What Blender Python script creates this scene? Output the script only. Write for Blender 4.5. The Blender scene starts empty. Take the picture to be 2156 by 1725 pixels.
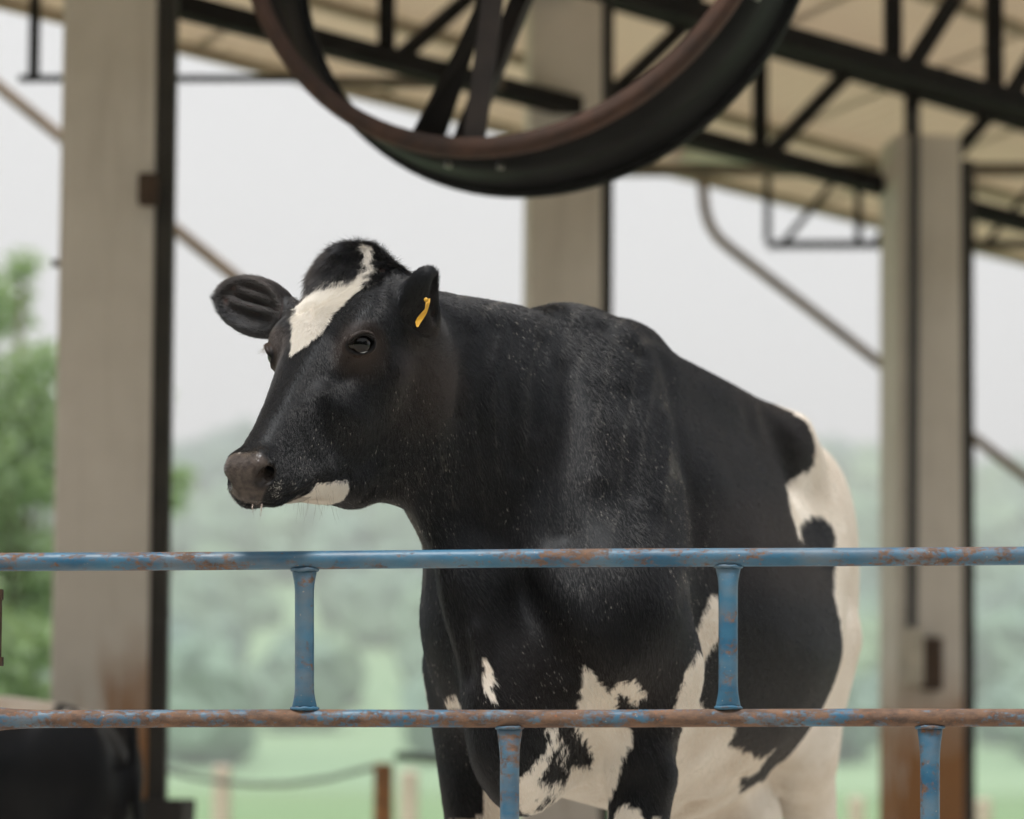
# A black-and-white dairy cow looks over a blue pipe railing in an open-sided barn.
import bpy, math, random
import numpy as np
from mathutils import Matrix, Vector

random.seed(7); RNG = np.random.default_rng(7)
scene = bpy.context.scene
COL = scene.collection

# ------------------------------------------------------------------ camera
# An 85 mm lens a little over half a metre above the barn floor, tilted up and shifted.
FPX, CAM_Z = 5090.0, .57                      # focal length in pixels of a 2156 px wide frame, lens height
PITCH, ROLL = math.radians(3), math.radians(.4)
SHIFT_Y = (1650 - 862.5 - FPX*math.tan(PITCH))/2156
_f = np.array([0, math.cos(PITCH), math.sin(PITCH)]); _r = np.array([1., 0, 0]); _u = np.cross(_r, _f)
CAM_F = _f
CAM_R = math.cos(ROLL)*_r + math.sin(ROLL)*_u
CAM_U = -math.sin(ROLL)*_r + math.cos(ROLL)*_u
CAM_P = np.array([0, 0, CAM_Z])
cam_data = bpy.data.cameras.new('camera')
cam_data.lens, cam_data.sensor_width = 85, 36
cam_data.shift_y = SHIFT_Y
cam_data.clip_start, cam_data.clip_end = .1, 5000
cam_data.dof.use_dof = True
cam_data.dof.focus_distance = 3.93
cam_data.dof.aperture_fstop = 2.3
camera = bpy.data.objects.new('camera', cam_data); COL.objects.link(camera)
_m = np.eye(4); _m[:3, 0] = CAM_R; _m[:3, 1] = CAM_U; _m[:3, 2] = -CAM_F; _m[:3, 3] = CAM_P
camera.matrix_world = Matrix(_m.tolist())
scene.camera = camera

# ------------------------------------------------------------------ bright overcast sky
SUN_EL, SUN_AZ = math.radians(70), math.radians(205)     # azimuth clockwise from +Y: behind the camera, to its left
world = bpy.data.worlds.new('World'); scene.world = world; world.use_nodes = True
wn = world.node_tree.nodes; wl = world.node_tree.links
bg = wn['Background']
sky = wn.new('ShaderNodeTexSky'); sky.sky_type = 'NISHITA'; sky.sun_disc = False
sky.sun_elevation, sky.sun_rotation = SUN_EL, SUN_AZ
sky.air_density, sky.dust_density, sky.ozone_density = 1.0, 6.0, 1.0
hs = wn.new('ShaderNodeHueSaturation'); hs.inputs['Saturation'].default_value = .25
mx = wn.new('ShaderNodeMix'); mx.data_type = 'RGBA'
mx.inputs['Factor'].default_value = .72                  # an even veil of cloud in front of the clear sky
mx.inputs['B'].default_value = (8.0, 7.98, 7.93, 1)
wl.new(sky.outputs['Color'], hs.inputs['Color']); wl.new(hs.outputs['Color'], mx.inputs['A'])
wl.new(mx.outputs['Result'], bg.inputs['Color'])
bg.inputs['Strength'].default_value = .0590
sun_data = bpy.data.lights.new('sun', 'SUN'); sun_data.energy = 1.5; sun_data.angle = math.radians(14); sun_data.color = (1, .965, .91)
sun = bpy.data.objects.new('sun', sun_data); COL.objects.link(sun)
sun.rotation_euler = Vector((math.sin(SUN_AZ)*math.cos(SUN_EL), math.cos(SUN_AZ)*math.cos(SUN_EL), math.sin(SUN_EL))).to_track_quat('Z', 'Y').to_euler()

scene.view_settings.view_transform = 'Standard'; scene.view_settings.look = 'None'
scene.view_settings.exposure = 1.28; scene.view_settings.gamma = 1; scene.view_settings.use_curve_mapping = False
scene.render.engine = 'CYCLES'
cy = scene.cycles
cy.use_denoising = True
cy.max_bounces = 6; cy.diffuse_bounces = 3; cy.glossy_bounces = 2; cy.transmission_bounces = 3; cy.volume_bounces = 0; cy.transparent_max_bounces = 8
cy.use_adaptive_sampling = True; cy.adaptive_threshold = .02
scene.cycles_curves.shape = 'RIBBONS'

# ------------------------------------------------------------------ helpers
V = lambda *a: np.array(a, float)
def nrm(v): v = np.asarray(v, float); return v/np.linalg.norm(v)
def at(px, py, Y):
    """The point at distance Y in front of the lens that the photograph shows at (px, py) of a 2156 px wide frame."""
    d = CAM_F + CAM_R*((px - 1078)/FPX) + CAM_U*(((862.5 - py) + SHIFT_Y*2156)/FPX)
    return CAM_P + d*(Y/d[1])

def tag(o, label=None, category=None, group=None, kind=None):
    for k, v in (('label', label), ('category', category), ('group', group), ('kind', kind)):
        if v: o[k] = v
    return o
def empty(name, loc=(0, 0, 0)):
    o = bpy.data.objects.new(name, None); o.location = Vector([float(x) for x in loc]); o.empty_display_size = .1
    COL.objects.link(o); return o
def add(name, data, parent=None):
    o = bpy.data.objects.new(name, data); COL.objects.link(o)
    if parent is not None:
        o.parent = parent
        o.matrix_parent_inverse = Matrix.Translation(parent.location).inverted()
    return o
class Mb:
    """Collects shapes; build() links them as one mesh object."""
    def __init__(s): s.v = []; s.f = []; s.n = 0
    def put(s, v, f):
        v = np.asarray(v, float); s.v.append(v); s.f += [[i + s.n for i in q] for q in f]; s.n += len(v); return s
    def box(s, c, size, R=np.eye(3), taper=(1, 1)):
        c = np.asarray(c, float); h = np.asarray(size, float)/2; v = []
        for z in (-1, 1):
            t = taper[0] if z < 0 else taper[1]
            for x, y in ((-1, -1), (1, -1), (1, 1), (-1, 1)): v.append(c + R @ V(x*h[0]*t, y*h[1]*t, z*h[2]))
        return s.put(v, [(3, 2, 1, 0), (4, 5, 6, 7), (0, 1, 5, 4), (1, 2, 6, 5), (2, 3, 7, 6), (3, 0, 4, 7)])
    def beam(s, a, b, w, h=None, up=(0, 0, 1)):
        a = np.asarray(a, float); b = np.asarray(b, float); h = h or w; x = nrm(b - a)
        up = np.asarray(up, float)
        if abs(x @ up) > .95: up = V(0, 1, 0)
        y = nrm(np.cross(up, x)); z = np.cross(x, y)
        return s.box((a + b)/2, (np.linalg.norm(b - a), w, h), np.stack([x, y, z], 1))
    def tube(s, pts, rad, n=12, cap=True, flat=None, up=None):
        """pts: polyline, rad: radius or list; flat: list of (width factor, thickness factor) along 'up' frames"""
        P = np.asarray(pts, float); m = len(P); rad = np.broadcast_to(np.asarray(rad, float), (m,))
        T = np.gradient(P, axis=0); T /= np.linalg.norm(T, axis=1)[:, None]
        u = V(0, 0, 1) if up is None else np.asarray(up, float)
        if abs(T[0] @ u) > .9: u = V(1, 0, 0)
        v = []
        for i in range(m):
            u = nrm(u - T[i]*(T[i] @ u)); w = np.cross(T[i], u)
            fu, fw = (1, 1) if flat is None else flat[i]
            for k in range(n):
                a = 2*math.pi*k/n; v.append(P[i] + rad[i]*(math.cos(a)*u*fu + math.sin(a)*w*fw))
        f = [(i*n + k, i*n + (k+1) % n, (i+1)*n + (k+1) % n, (i+1)*n + k) for i in range(m-1) for k in range(n)]
        if cap: f += [tuple(range(n))[::-1], tuple(range((m-1)*n, m*n))]
        return s.put(v, f)
    def lathe(s, c, axis, prof, n=48, closed=False):
        """prof: list of (along, radius)"""
        a = nrm(axis); u = nrm(np.cross(a, V(0, 0, 1)) if abs(a[2]) < .9 else np.cross(a, V(1, 0, 0))); w = np.cross(a, u); v = []
        for t, r in prof:
            for k in range(n):
                q = 2*math.pi*k/n; v.append(np.asarray(c, float) + a*t + r*(math.cos(q)*u + math.sin(q)*w))
        m = len(prof); R = range(m) if closed else range(m-1)
        return s.put(v, [(i*n + k, i*n + (k+1) % n, ((i+1) % m)*n + (k+1) % n, ((i+1) % m)*n + k) for i in R for k in range(n)])
    def ball(s, c, r, sub=2):
        n, m = 8*sub, 5*sub; v = []
        r = np.asarray(r, float)*np.ones(3); c = np.asarray(c, float)
        for i in range(m+1):
            p = math.pi*i/m
            for k in range(n): q = 2*math.pi*k/n; v.append(c + r*V(math.sin(p)*math.cos(q), math.sin(p)*math.sin(q), math.cos(p)))
        return s.put(v, [(i*n + k, (i+1)*n + k, (i+1)*n + (k+1) % n, i*n + (k+1) % n) for i in range(m) for k in range(n)])
    def mesh(s, name, mat, smooth=False):
        me = bpy.data.meshes.new(name); me.from_pydata(np.concatenate(s.v).tolist(), [], s.f); me.materials.append(mat)
        if smooth: me.polygons.foreach_set('use_smooth', [True]*len(me.polygons))
        me.validate(); me.update(); return me
    def build(s, name, mat, parent=None, smooth=False, bevel=0):
        o = add(name, s.mesh(name, mat, smooth), parent)
        if bevel:
            b = o.modifiers.new('bevel', 'BEVEL'); b.width = bevel; b.segments = 2; b.limit_method = 'ANGLE'
        return o

# ------------------------------------------------------------------ materials
class Nt:
    def __init__(s, name):
        s.m = bpy.data.materials.new(name); s.m.use_nodes = True; s.t = s.m.node_tree; s.n = s.t.nodes
        s.b = s.n['Principled BSDF']; s.out = s.n['Material Output']
    def new(s, t, **k):
        x = s.n.new(t)
        for a, v in k.items(): setattr(x, a, v)
        return x
    def link(s, a, b): s.t.links.new(a, b)
    def coord(s, kind='Object'):
        return s.new('ShaderNodeTexCoord').outputs[kind]
    def mapped(s, co, scale=(1, 1, 1), loc=(0, 0, 0)):
        m = s.new('ShaderNodeMapping'); m.inputs['Scale'].default_value = scale; m.inputs['Location'].default_value = loc
        s.link(co, m.inputs['Vector']); return m.outputs[0]
    def noise(s, co, scale, detail=4, rough=.55, dist=0):
        x = s.new('ShaderNodeTexNoise'); x.inputs['Scale'].default_value = scale; x.inputs['Detail'].default_value = detail
        x.inputs['Roughness'].default_value = rough; x.inputs['Distortion'].default_value = dist
        s.link(co, x.inputs['Vector']); return x.outputs['Fac']
    def ramp(s, fac, stops):
        r = s.new('ShaderNodeValToRGB'); e = r.color_ramp.elements
        while len(e) > 1: e.remove(e[-1])
        for i, (p, c) in enumerate(stops):
            k = e[0] if i == 0 else e.new(p); k.position = p
            k.color = (c, c, c, 1) if not hasattr(c, '__len__') else (*c, 1)
        s.link(fac, r.inputs['Fac']); return r.outputs['Color']
    def mix(s, fac, a, b, mode='MIX'):
        x = s.new('ShaderNodeMix', data_type='RGBA', blend_type=mode)
        for v, i in ((fac, 'Factor'), (a, 'A'), (b, 'B')):
            if hasattr(v, 'default_value') or hasattr(v, 'is_linked'): s.link(v, x.inputs[i])
            elif i == 'Factor': x.inputs[i].default_value = v
            else: x.inputs[i].default_value = (*v, 1)
        return x.outputs['Result']
    def math(s, op, a, b=None):
        x = s.new('ShaderNodeMath', operation=op)
        for v, i in ((a, 0), (b, 1)):
            if v is None: continue
            if hasattr(v, 'is_linked'): s.link(v, x.inputs[i])
            else: x.inputs[i].default_value = v
        return x.outputs[0]
    def sep(s, co):
        x = s.new('ShaderNodeSeparateXYZ'); s.link(co, x.inputs[0]); return x.outputs
    def bump(s, h, strength=.3, dist=.01):
        x = s.new('ShaderNodeBump'); x.inputs['Strength'].default_value = strength; x.inputs['Distance'].default_value = dist
        s.link(h, x.inputs['Height']); s.link(x.outputs[0], s.b.inputs['Normal'])
    def set(s, **k):
        for a, v in k.items():
            i = s.b.inputs[a.replace('_', ' ')]
            if hasattr(v, 'is_linked'): s.link(v, i)
            elif hasattr(v, '__len__'): i.default_value = (*v, 1)
            else: i.default_value = v
        return s.m

def plain(name, col, rough=.6, metal=0, var=.25, scale=12, bump=.15):
    n = Nt(name); co = n.coord()
    f = n.noise(co, scale, 5)
    c = n.mix(n.ramp(f, [(.3, 0.), (.7, 1.)]), tuple(x*(1-var) for x in col), tuple(min(1, x*(1+var)) for x in col))
    n.set(Base_Color=c, Roughness=rough, Metallic=metal)
    if bump: n.bump(n.noise(co, scale*6, 3), bump, .004)
    if max(col) < .02: n.b.inputs['Specular IOR Level'].default_value = .08
    return n.m

def concrete(name, stain, off=0):
    """weathered concrete; rust has run down the lower part, on the side given by stain"""
    n = Nt(name); co = n.coord('Object'); xyz = n.sep(co)
    base = n.mix(n.ramp(n.noise(co, 3.5, 6, .6), [(.3, 0.), (.7, 1.)]), (.51, .465, .41), (.60, .55, .49))
    base = n.mix(n.ramp(n.noise(n.mapped(co, (9, 9, .7)), 2.2, 4), [(.55, 0.), (.80, .30)]), base, (.24, .20, .16))
    zz = n.math('ADD', xyz[2], n.math('MULTIPLY', n.noise(co, 5, 4), .45))
    low = n.ramp(n.math('MULTIPLY', zz, .5), [(.46, 1.), (.66, 0.)])
    side = n.ramp(n.math('ADD', n.math('ADD', n.math('MULTIPLY', xyz[0], stain), off), n.noise(n.mapped(co, (8, 8, 1.2)), 2.4, 4)), [(.42, 0.), (.62, 1.)])
    rust = n.math('MULTIPLY', low, side)
    base = n.mix(rust, base, (.27, .125, .045))
    n.set(Base_Color=base, Roughness=.88)
    n.bump(n.noise(co, 45, 5), .25, .004)
    return n.m

MAT = {}
MAT['steel'] = plain('dark_steel', (.0085, .0070, .0055), .7, 0, .4, 9)
MAT['tan'] = plain('tan_purlin', (.34, .28, .21), .7, 0, .2, 8)
MAT['beam'] = plain('brown_beam', (.15, .12, .085), .7, 0, .3, 8)
MAT['fan_green'] = plain('drum_paint', (.0065, .0068, .0065), .5, 0, .5, 6)
MAT['strut'] = plain('rusty_strut', (.020, .013, .010), .8, 0, .5, 12)
MAT['rust'] = plain('rusty_rim', (.048, .021, .012), .75, .1, .5, 14)
MAT['bolt'] = plain('bolt_head', (.35, .33, .31), .35, .9, .2, 30)
def roof_mat():
    n = Nt('roof_sheet'); co = n.coord()
    c = n.mix(n.ramp(n.noise(co, 2.2, 5), [(.3, 0.), (.7, 1.)]), (.66, .60, .52), (.77, .72, .64))
    n.set(Base_Color=c, Roughness=.6)
    tr = n.new('ShaderNodeBsdfTranslucent'); tr.inputs[0].default_value = (.72, .63, .51, 1)
    ms = n.new('ShaderNodeMixShader'); ms.inputs[0].default_value = .5      # light seeps through the thin fibre sheet
    n.link(n.b.outputs[0], ms.inputs[1]); n.link(tr.outputs[0], ms.inputs[2]); n.link(ms.outputs[0], n.out.inputs[0]); return n.m
MAT['roof'] = roof_mat()
MAT['pipe'] = plain('brown_pipe', (.20, .145, .10), .55, 0, .25, 10)
MAT['plinth'] = plain('dark_plinth', (.022, .019, .016), .9, 0, .3, 8)
MAT['fencepost'] = plain('pale_post', (.60, .50, .42), .9, 0, .2, 10)
MAT['rustpost'] = plain('rusted_steel_post', (.22, .10, .035), .85, 0, .5, 10)
MAT['wire'] = plain('grey_wire', (.10, .11, .10), .6, .3, .2, 20)
MAT['greenpipe'] = plain('green_pipe', (.035, .055, .035), .6, 0, .3, 12)
MAT['strip'] = plain('dark_strip', (.022, .019, .014), .8, 0, .4, 6)
MAT['rubber'] = plain('black_conduit', (.03, .028, .028), .6, 0, .2, 20)
MAT['bracket'] = plain('rusted_bracket', (.06, .035, .02), .8, .3, .4, 30)
# ------------------------------------------------------------------ setting: ground, hills, haze
def grass_mat():
    n = Nt('meadow'); co = n.coord()
    f = n.noise(co, .05, 6); g = n.noise(co, .6, 5)
    c = n.mix(n.ramp(f, [(.35, 0.), (.65, 1.)]), (.15, .26, .13), (.22, .33, .17))
    c = n.mix(n.ramp(g, [(.4, 0.), (.7, .6)]), c, (.15, .235, .10))
    return n.set(Base_Color=c, Roughness=.9)
MAT['grass'] = grass_mat()
tag(Mb().put([(-900, -60, -.12), (900, -60, -.12), (900, 1400, -.12), (-900, 1400, -.12)], [(0, 1, 2, 3)]).build('ground', MAT['grass']), 'green pasture beyond the barn', 'ground', kind='structure')
MAT['floor'] = plain('barn_floor', (.50, .46, .40), .9, 0, .25, 2.5)
tag(Mb().box((1, 4.5, -.06), (16, 14, .12)).build('floor', MAT['floor']), 'concrete floor of the open barn', 'floor', kind='structure')

def hill_z(x, y):
    t = np.clip((y - 260)/900, 0, 1); t = t*t*(3 - 2*t)
    a = 116 + 22*np.sin(x*.0028 + 1.0) + 14*np.sin(x*.0078 + 2.2) - np.clip(-x - 60, 0, 240)*.10
    return -.15 + t*a + t*8*np.sin(x*.018 + y*.011)
xs = np.linspace(-520, 520, 81); ys = np.linspace(230, 1290, 61)
gx, gy = np.meshgrid(xs, ys, indexing='ij'); gz = hill_z(gx, gy)
nv = np.stack([gx, gy, gz], -1).reshape(-1, 3); ny = len(ys)
hill = Mb().put(nv, [(i*ny + j, (i+1)*ny + j, (i+1)*ny + j + 1, i*ny + j + 1) for i in range(len(xs)-1) for j in range(ny-1)])
def hill_mat():
    n = Nt('hill_grass'); co = n.coord()
    c = n.mix(n.ramp(n.noise(co, .009, 5), [(.35, 0.), (.65, 1.)]), (.19, .325, .18), (.27, .41, .23))
    return n.set(Base_Color=c, Roughness=.9)
tag(hill.build('hillside', hill_mat(), smooth=True), 'hazy green hillside behind the barn', 'hillside', kind='structure')
def foliage_mat(name, a, b, scale):
    n = Nt(name); co = n.coord()
    f = n.noise(co, scale, 3)
    c = n.mix(n.ramp(f, [(.3, 0.), (.7, 1.)]), a, b)
    n.set(Base_Color=c, Roughness=.75); return n.m
def far_wood_mat():
    n = Nt('far_foliage'); co = n.coord()
    big = n.ramp(n.noise(co, .006, 4, .6), [(.40, 0.), (.60, 1.)])
    a = n.mix(n.ramp(n.noise(co, .05, 3), [(.3, 0.), (.7, 1.)]), (.115, .205, .185), (.155, .255, .195))
    b = n.mix(n.ramp(n.noise(co, .05, 3), [(.3, 0.), (.7, 1.)]), (.165, .285, .165), (.24, .365, .20))
    return n.set(Base_Color=n.mix(big, a, b), Roughness=.8)
fo = Mb(); cnt = 0
while cnt < 2300:
    x = random.uniform(-420, 420); y = random.uniform(330, 1250)
    d = math.sin(x*.014 + 1.3)*math.sin(y*.012 + x*.005) + .45*math.sin(x*.035 + y*.024)
    if d < -.15 and random.random() > .22: continue
    z = float(hill_z(np.array(x), np.array(y))); r = random.uniform(3.5, 9)
    n_, m_ = 9, 6; vv = []
    for i in range(m_+1):
        p = math.pi*i/m_
        for k in range(n_):
            q = 2*math.pi*k/n_ + .5*(i % 2); j = random.uniform(.75, 1.2)
            vv.append((x + r*j*math.sin(p)*math.cos(q), y + r*j*math.sin(p)*math.sin(q), z + r*.9 + r*j*1.1*math.cos(p)))
    fo.put(vv, [(i*n_ + k, (i+1)*n_ + k, (i+1)*n_ + (k+1) % n_, i*n_ + (k+1) % n_) for i in range(m_) for k in range(n_)]); cnt += 1
tag(fo.build('forest', far_wood_mat()), 'far wood scattered over the hazy hillside', 'wood', kind='stuff')
# unseen dark tree belt, added behind the camera to keep the cow's sides dark
bt = Mb()
for i in range(210):
    a = math.radians(random.uniform(96, 268)); R0 = random.uniform(13, 18); rr = random.uniform(1.6, 3.0)
    x0, y0, z0 = R0*1.15*math.sin(a), 2 + R0*math.cos(a), random.uniform(.5, 6.6)
    vv = []
    for k in range(6):
        p = math.pi*k/5
        for m in range(8):
            q = 2*math.pi*m/8 + .4*(k % 2); j = random.uniform(.72, 1.2); vv.append((x0 + rr*j*math.sin(p)*math.cos(q), y0 + rr*j*math.sin(p)*math.sin(q), z0 + rr*j*math.cos(p)))
    bt.put(vv, [(k*8 + m, (k+1)*8 + m, (k+1)*8 + (m+1) % 8, k*8 + (m+1) % 8) for k in range(5) for m in range(8)])
tag(bt.build('added_tree_belt', foliage_mat('shade_foliage', (.020, .035, .014), (.045, .075, .028), .6)), 'unseen dark tree belt added behind the camera to block low light', 'added_tree_belt', kind='stuff')
hz = Mb().box((0, 640, 94), (1300, 1500, 190)).build('haze', MAT['grass'])
hm = bpy.data.materials.new('haze_air'); hm.use_nodes = True; hm.node_tree.nodes.clear()
ho = hm.node_tree.nodes.new('ShaderNodeOutputMaterial'); hv = hm.node_tree.nodes.new('ShaderNodeVolumePrincipled')
hv.inputs['Color'].default_value = (.98, .99, 1, 1); hv.inputs['Density'].default_value = .0010
hm.node_tree.links.new(hv.outputs[0], ho.inputs['Volume'])
hz.data.materials.clear(); hz.data.materials.append(hm)
tag(hz, 'pale morning haze over the valley', 'haze', kind='stuff')

# ------------------------------------------------------------------ the barn roof
EDGE_A, EDGE_B = V(-1.345, 9.58, 3.5), V(2.84, 13.4, 3.5)
ED = nrm(EDGE_B - EDGE_A); EN = V(ED[1], -ED[0], 0)          # along the eave, and from the eave back over the barn
if EN[1] > 0: EN = -EN
SLOPE = .12
def roof_pt(t, d, dz=0): return EDGE_A + ED*t + EN*d + V(0, 0, SLOPE*d + dz)
roof = empty('barn_roof', EDGE_A); tag(roof, 'beige corrugated barn roof on dark steel lattice trusses', 'roof')
SHEET_W, SHEET_L = .95, 4.15
sx = np.linspace(0, SHEET_W + .05, 45)
rn = nrm(np.cross(ED, nrm(EN + V(0, 0, SLOPE)))); rn = rn if rn[2] > 0 else -rn
def sheet_mesh():
    sl = nrm(EN + V(0, 0, SLOPE)); v = []
    for d in np.linspace(0, SHEET_L, 4):
        for x in sx: v.append(ED*x + sl*d + rn*(.012*math.sin(x/SHEET_W*2*math.pi*10)))
    n = len(sx); b = len(v)
    v += [p + rn*.003 for p in v]
    f = [(i*n + k, i*n + k + 1, (i+1)*n + k + 1, (i+1)*n + k) for i in range(3) for k in range(n-1)]
    f += [tuple(b + q for q in reversed(x)) for x in f]
    return Mb().put(v, f).mesh('roof_sheet', MAT['roof'], True)
sm = sheet_mesh()
for i in range(-4, 11):
    o = add('roof_sheet', sm, roof); p = roof_pt(i*SHEET_W, 0, .004*(i % 2)); o.location = Vector(p.tolist())
for d in (.12, .75, 1.45, 2.1, 2.75, 3.4, 4.0):
    Mb().beam(roof_pt(-4, d, -.045), roof_pt(9.5, d, -.045), .035, .045).build('purlin', MAT['tan'], roof)

def truss(a, b, h, posts, w=.07, mat='steel', wp=.06, wd=.05, lean=.095, foot=.015, top=True):
    """a lattice truss: bottom chord a-b, top chord h above it, posts and leaning diagonals at the given fractions"""
    a = np.asarray(a, float); b = np.asarray(b, float); up = V(0, 0, h)
    t = Mb().beam(a, b, w, w).build('roof_truss', MAT[mat], roof)
    if top: Mb().beam(a + up, b + up, w*.9, w*.9).build('top_chord', MAT['steel'], t)
    for k in posts:
        p = a + (b - a)*k
        Mb().beam(p + V(0, 0, w*.45), p + up - V(0, 0, w*.4), wp).build('web_post', MAT['steel'], t)
        if lean: Mb().beam(a + (b - a)*(k + foot) + V(0, 0, w*.45), a + (b - a)*(k + foot + lean) + up - V(0, 0, w*.4), wd).build('web_diagonal', MAT['steel'], t)
    return t
G1A, G1B = at(330, 0, 7.8), at(2156, 464, 10.85); G1B[2] = G1A[2]; gd = G1B - G1A
tt = lambda k: (k + .35)/1.6
truss(G1A - gd*.35, G1B + gd*.25, .46, [tt(-.21), tt(-.002), tt(.2064), tt(.4146), tt(.6227), tt(.83), tt(1.039)], .07, lean=.060, foot=.010)
G2A, G2B = at(1643, 78, 8.19), at(2156, 218, 8.99); G2B[2] = G2A[2]; gd2 = G2B - G2A
t2 = lambda k: (k + 1.9)/5.1
truss(G2A - gd2*1.9, G2B + gd2*2.2, .50, [t2(-1.27), t2(-.845), t2(-.417), t2(.439), t2(.867), t2(1.3)], .07, lean=.052, foot=.016)
# cross beams and the open end truss
truss(at(40, 166, 8.69), at(640, 166, 8.69), .42, [.052], .022, 'steel', .035, lean=0, top=False)
truss(at(640, 174, 8.72), at(1060, 174, 8.72), .30, [], .036, 'beam', lean=0, top=False)
truss(at(900, 302, 9.9), at(1130, 302, 9.9), .26, [.16], .03, 'steel', .03, lean=0, top=False)
truss(at(1290, 358, 10.42), at(2250, 358, 10.42), .30, [], .05, 'beam', lean=0, top=False)
truss(at(1616, 516, 11.4), at(2330, 514, 11.4), .34, [.0, .268, .6, .9], .035, 'steel', .032, .03, lean=.155, foot=.05, top=False)
# a fluorescent tube under the eave
la, lb = at(1428, 322, 9.7), at(1585, 330, 9.85)
lamp = Mb().tube([la, la*.96 + lb*.04, lb], [.03, .036, .036], 14).build('tube_lamp', plain('frosted_tube', (.52, .56, .40), .35, 0, .1, 6, 0), smooth=True)
tag(lamp, 'pale greenish tube lamp under the eave, unlit', 'lamp')
Mb().tube([la - (lb - la)*.10, la], .034, 14).build('lamp_cap', plain('lamp_cap', (.62, .50, .42), .5, 0, .1), lamp, True)

# downpipes that slant away from the eave
def pipe(pts, r, label):
    P = np.array([at(*p) for p in pts])
    o = Mb().tube(P, r, 12).build('drain_pipe', MAT['pipe'], smooth=True); tag(o, label, 'pipe', 'brown drain pipes under the eave'); return o
pipe([(-500, -215, 10.0), (-250, -15, 10.0), (0, 185, 10.), (490, 580, 10.0), (900, 905, 10.0), (1090, 1060, 10.)], .026, 'brown slanting pipe passing behind the near concrete pillar')
pipe([(1478, 350, 11.3), (1480, 400, 11.3), (1484, 440, 11.3), (1494, 474, 11.3), (1512, 502, 11.3), (1540, 526, 11.3), (1700, 648, 11.3), (1865, 775, 11.3), (2040, 915, 11.3), (2300, 1110, 11.3)], .025, 'brown pipe dropping from the eave then slanting behind the far pillar')

# ------------------------------------------------------------------ pillars
def pillar(pxl, pxr, Y, rot, depth, ztop, stain, label, matname, strip_w):
    a, b = at(pxl, 900, Y), at(pxr, 900, Y); w = np.linalg.norm(b - a); c = (a + b)/2
    r = math.radians(rot); R = np.array([[math.cos(r), -math.sin(r), 0], [math.sin(r), math.cos(r), 0], [0, 0, 1]])
    back = R @ V(0, 1, 0)
    root = empty('concrete_pillar', (c[0] + back[0]*depth/2, c[1] + back[1]*depth/2, 0)); tag(root, label, 'pillar', 'concrete pillars of the barn')
    W = w/math.cos(r)
    me = Mb().box((0, 0, ztop/2), (W, depth, ztop), R, (1.03, .985)).mesh('shaft', concrete(matname, *stain))
    o = bpy.data.objects.new('shaft', me); COL.objects.link(o); o.parent = root
    bv = o.modifiers.new('bevel', 'BEVEL'); bv.width = .012; bv.segments = 2
    ch = R @ V(W/2*1.0 + strip_w/2 + .002, -depth/2 + .05, 0) + np.array(root.location)
    Mb().box((ch[0], ch[1], (ztop - .1)/2), (strip_w, .09, ztop - .1), R).build('side_strip', MAT['strip'], root)  # narrow dark strip up the right side of the shaft
    return root, R, W
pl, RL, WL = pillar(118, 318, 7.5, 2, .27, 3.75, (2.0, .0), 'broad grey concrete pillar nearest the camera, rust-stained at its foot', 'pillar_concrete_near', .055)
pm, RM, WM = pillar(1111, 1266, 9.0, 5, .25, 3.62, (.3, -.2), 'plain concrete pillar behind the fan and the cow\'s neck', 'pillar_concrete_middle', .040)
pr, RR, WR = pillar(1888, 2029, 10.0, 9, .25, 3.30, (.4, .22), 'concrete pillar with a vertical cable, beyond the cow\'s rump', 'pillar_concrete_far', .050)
# cable and bracket on the far pillar; scars and bolts on the near one
c0 = at(1926, 235, 9.93); c1 = at(1920, 1320, 9.90)
Mb().tube([c0, c0*.5 + c1*.5, c1], .022, 8).build('cable', MAT['rubber'], pr)
bq = at(1922, 1385, 9.90)
Mb().box(bq, (.085, .05, .23)).build('insulator', plain('pale_insulator', (.42, .38, .31), .7, 0, .2), pr, bevel=.014)
Mb().box(at(1962, 1398, 9.96), (.085, .05, .22)).build('bracket', MAT['bracket'], pr, bevel=.01)
Mb().box(at(312, 400, 7.46), (.06, .05, .10)).build('bracket', MAT['bracket'], pl, bevel=.01)
Mb().tube([at(128, 552, 7.5) + V(-.03, .02, 0), at(128, 552, 7.5) + V(.012, .02, 0)], .012, 8).build('bolt', MAT['bracket'], pl)
# foot of the near pillar
pb = at(232, 1682, 7.64)
tag(Mb().box((pb[0] + .03, pb[1], pb[2]/2 - .02), (.44, .46, pb[2] + .04), RL, (.86, 1)).build('pillar_plinth', MAT['plinth'], bevel=.01), 'dark flared plinth under the nearest concrete pillar', 'plinth')
# ------------------------------------------------------------------ big drum fan hung under the roof
FC, FA = V(-.034, 5.6, 2.722), nrm(V(.118, .32, -.022)); FR, FL = .68, .31
fan = empty('drum_fan', FC); tag(fan, 'large dark drum fan with rusty rim hanging above the cow', 'fan')
Mb().lathe(FC, FA, [(.012, FR - .006), (FL, FR - .006), (FL, FR + .002), (.012, FR + .002)], 96, True).build('drum', MAT['fan_green'], fan, True)
Mb().lathe(FC, FA, [(-.012, FR - .028), (-.012, FR + .012), (.012, FR + .016), (.02, FR + .004), (.012, FR - .006), (.006, FR - .028)], 96, True).build('front_rim', MAT['rust'], fan, True)
Mb().lathe(FC, FA, [(FL - .01, FR - .02), (FL - .01, FR + .018), (FL + .012, FR + .018), (FL + .012, FR - .02)], 96, True).build('rear_rim', MAT['fan_green'], fan, True)
fu = nrm(V(0, 0, 1) - FA*FA[2]); fw = np.cross(FA, fu)
hub = FC + FA*.17
def fpt(r, ang, t): return FC + FA*t + r*(math.sin(math.radians(ang))*fw + math.cos(math.radians(ang))*fu)
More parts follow.
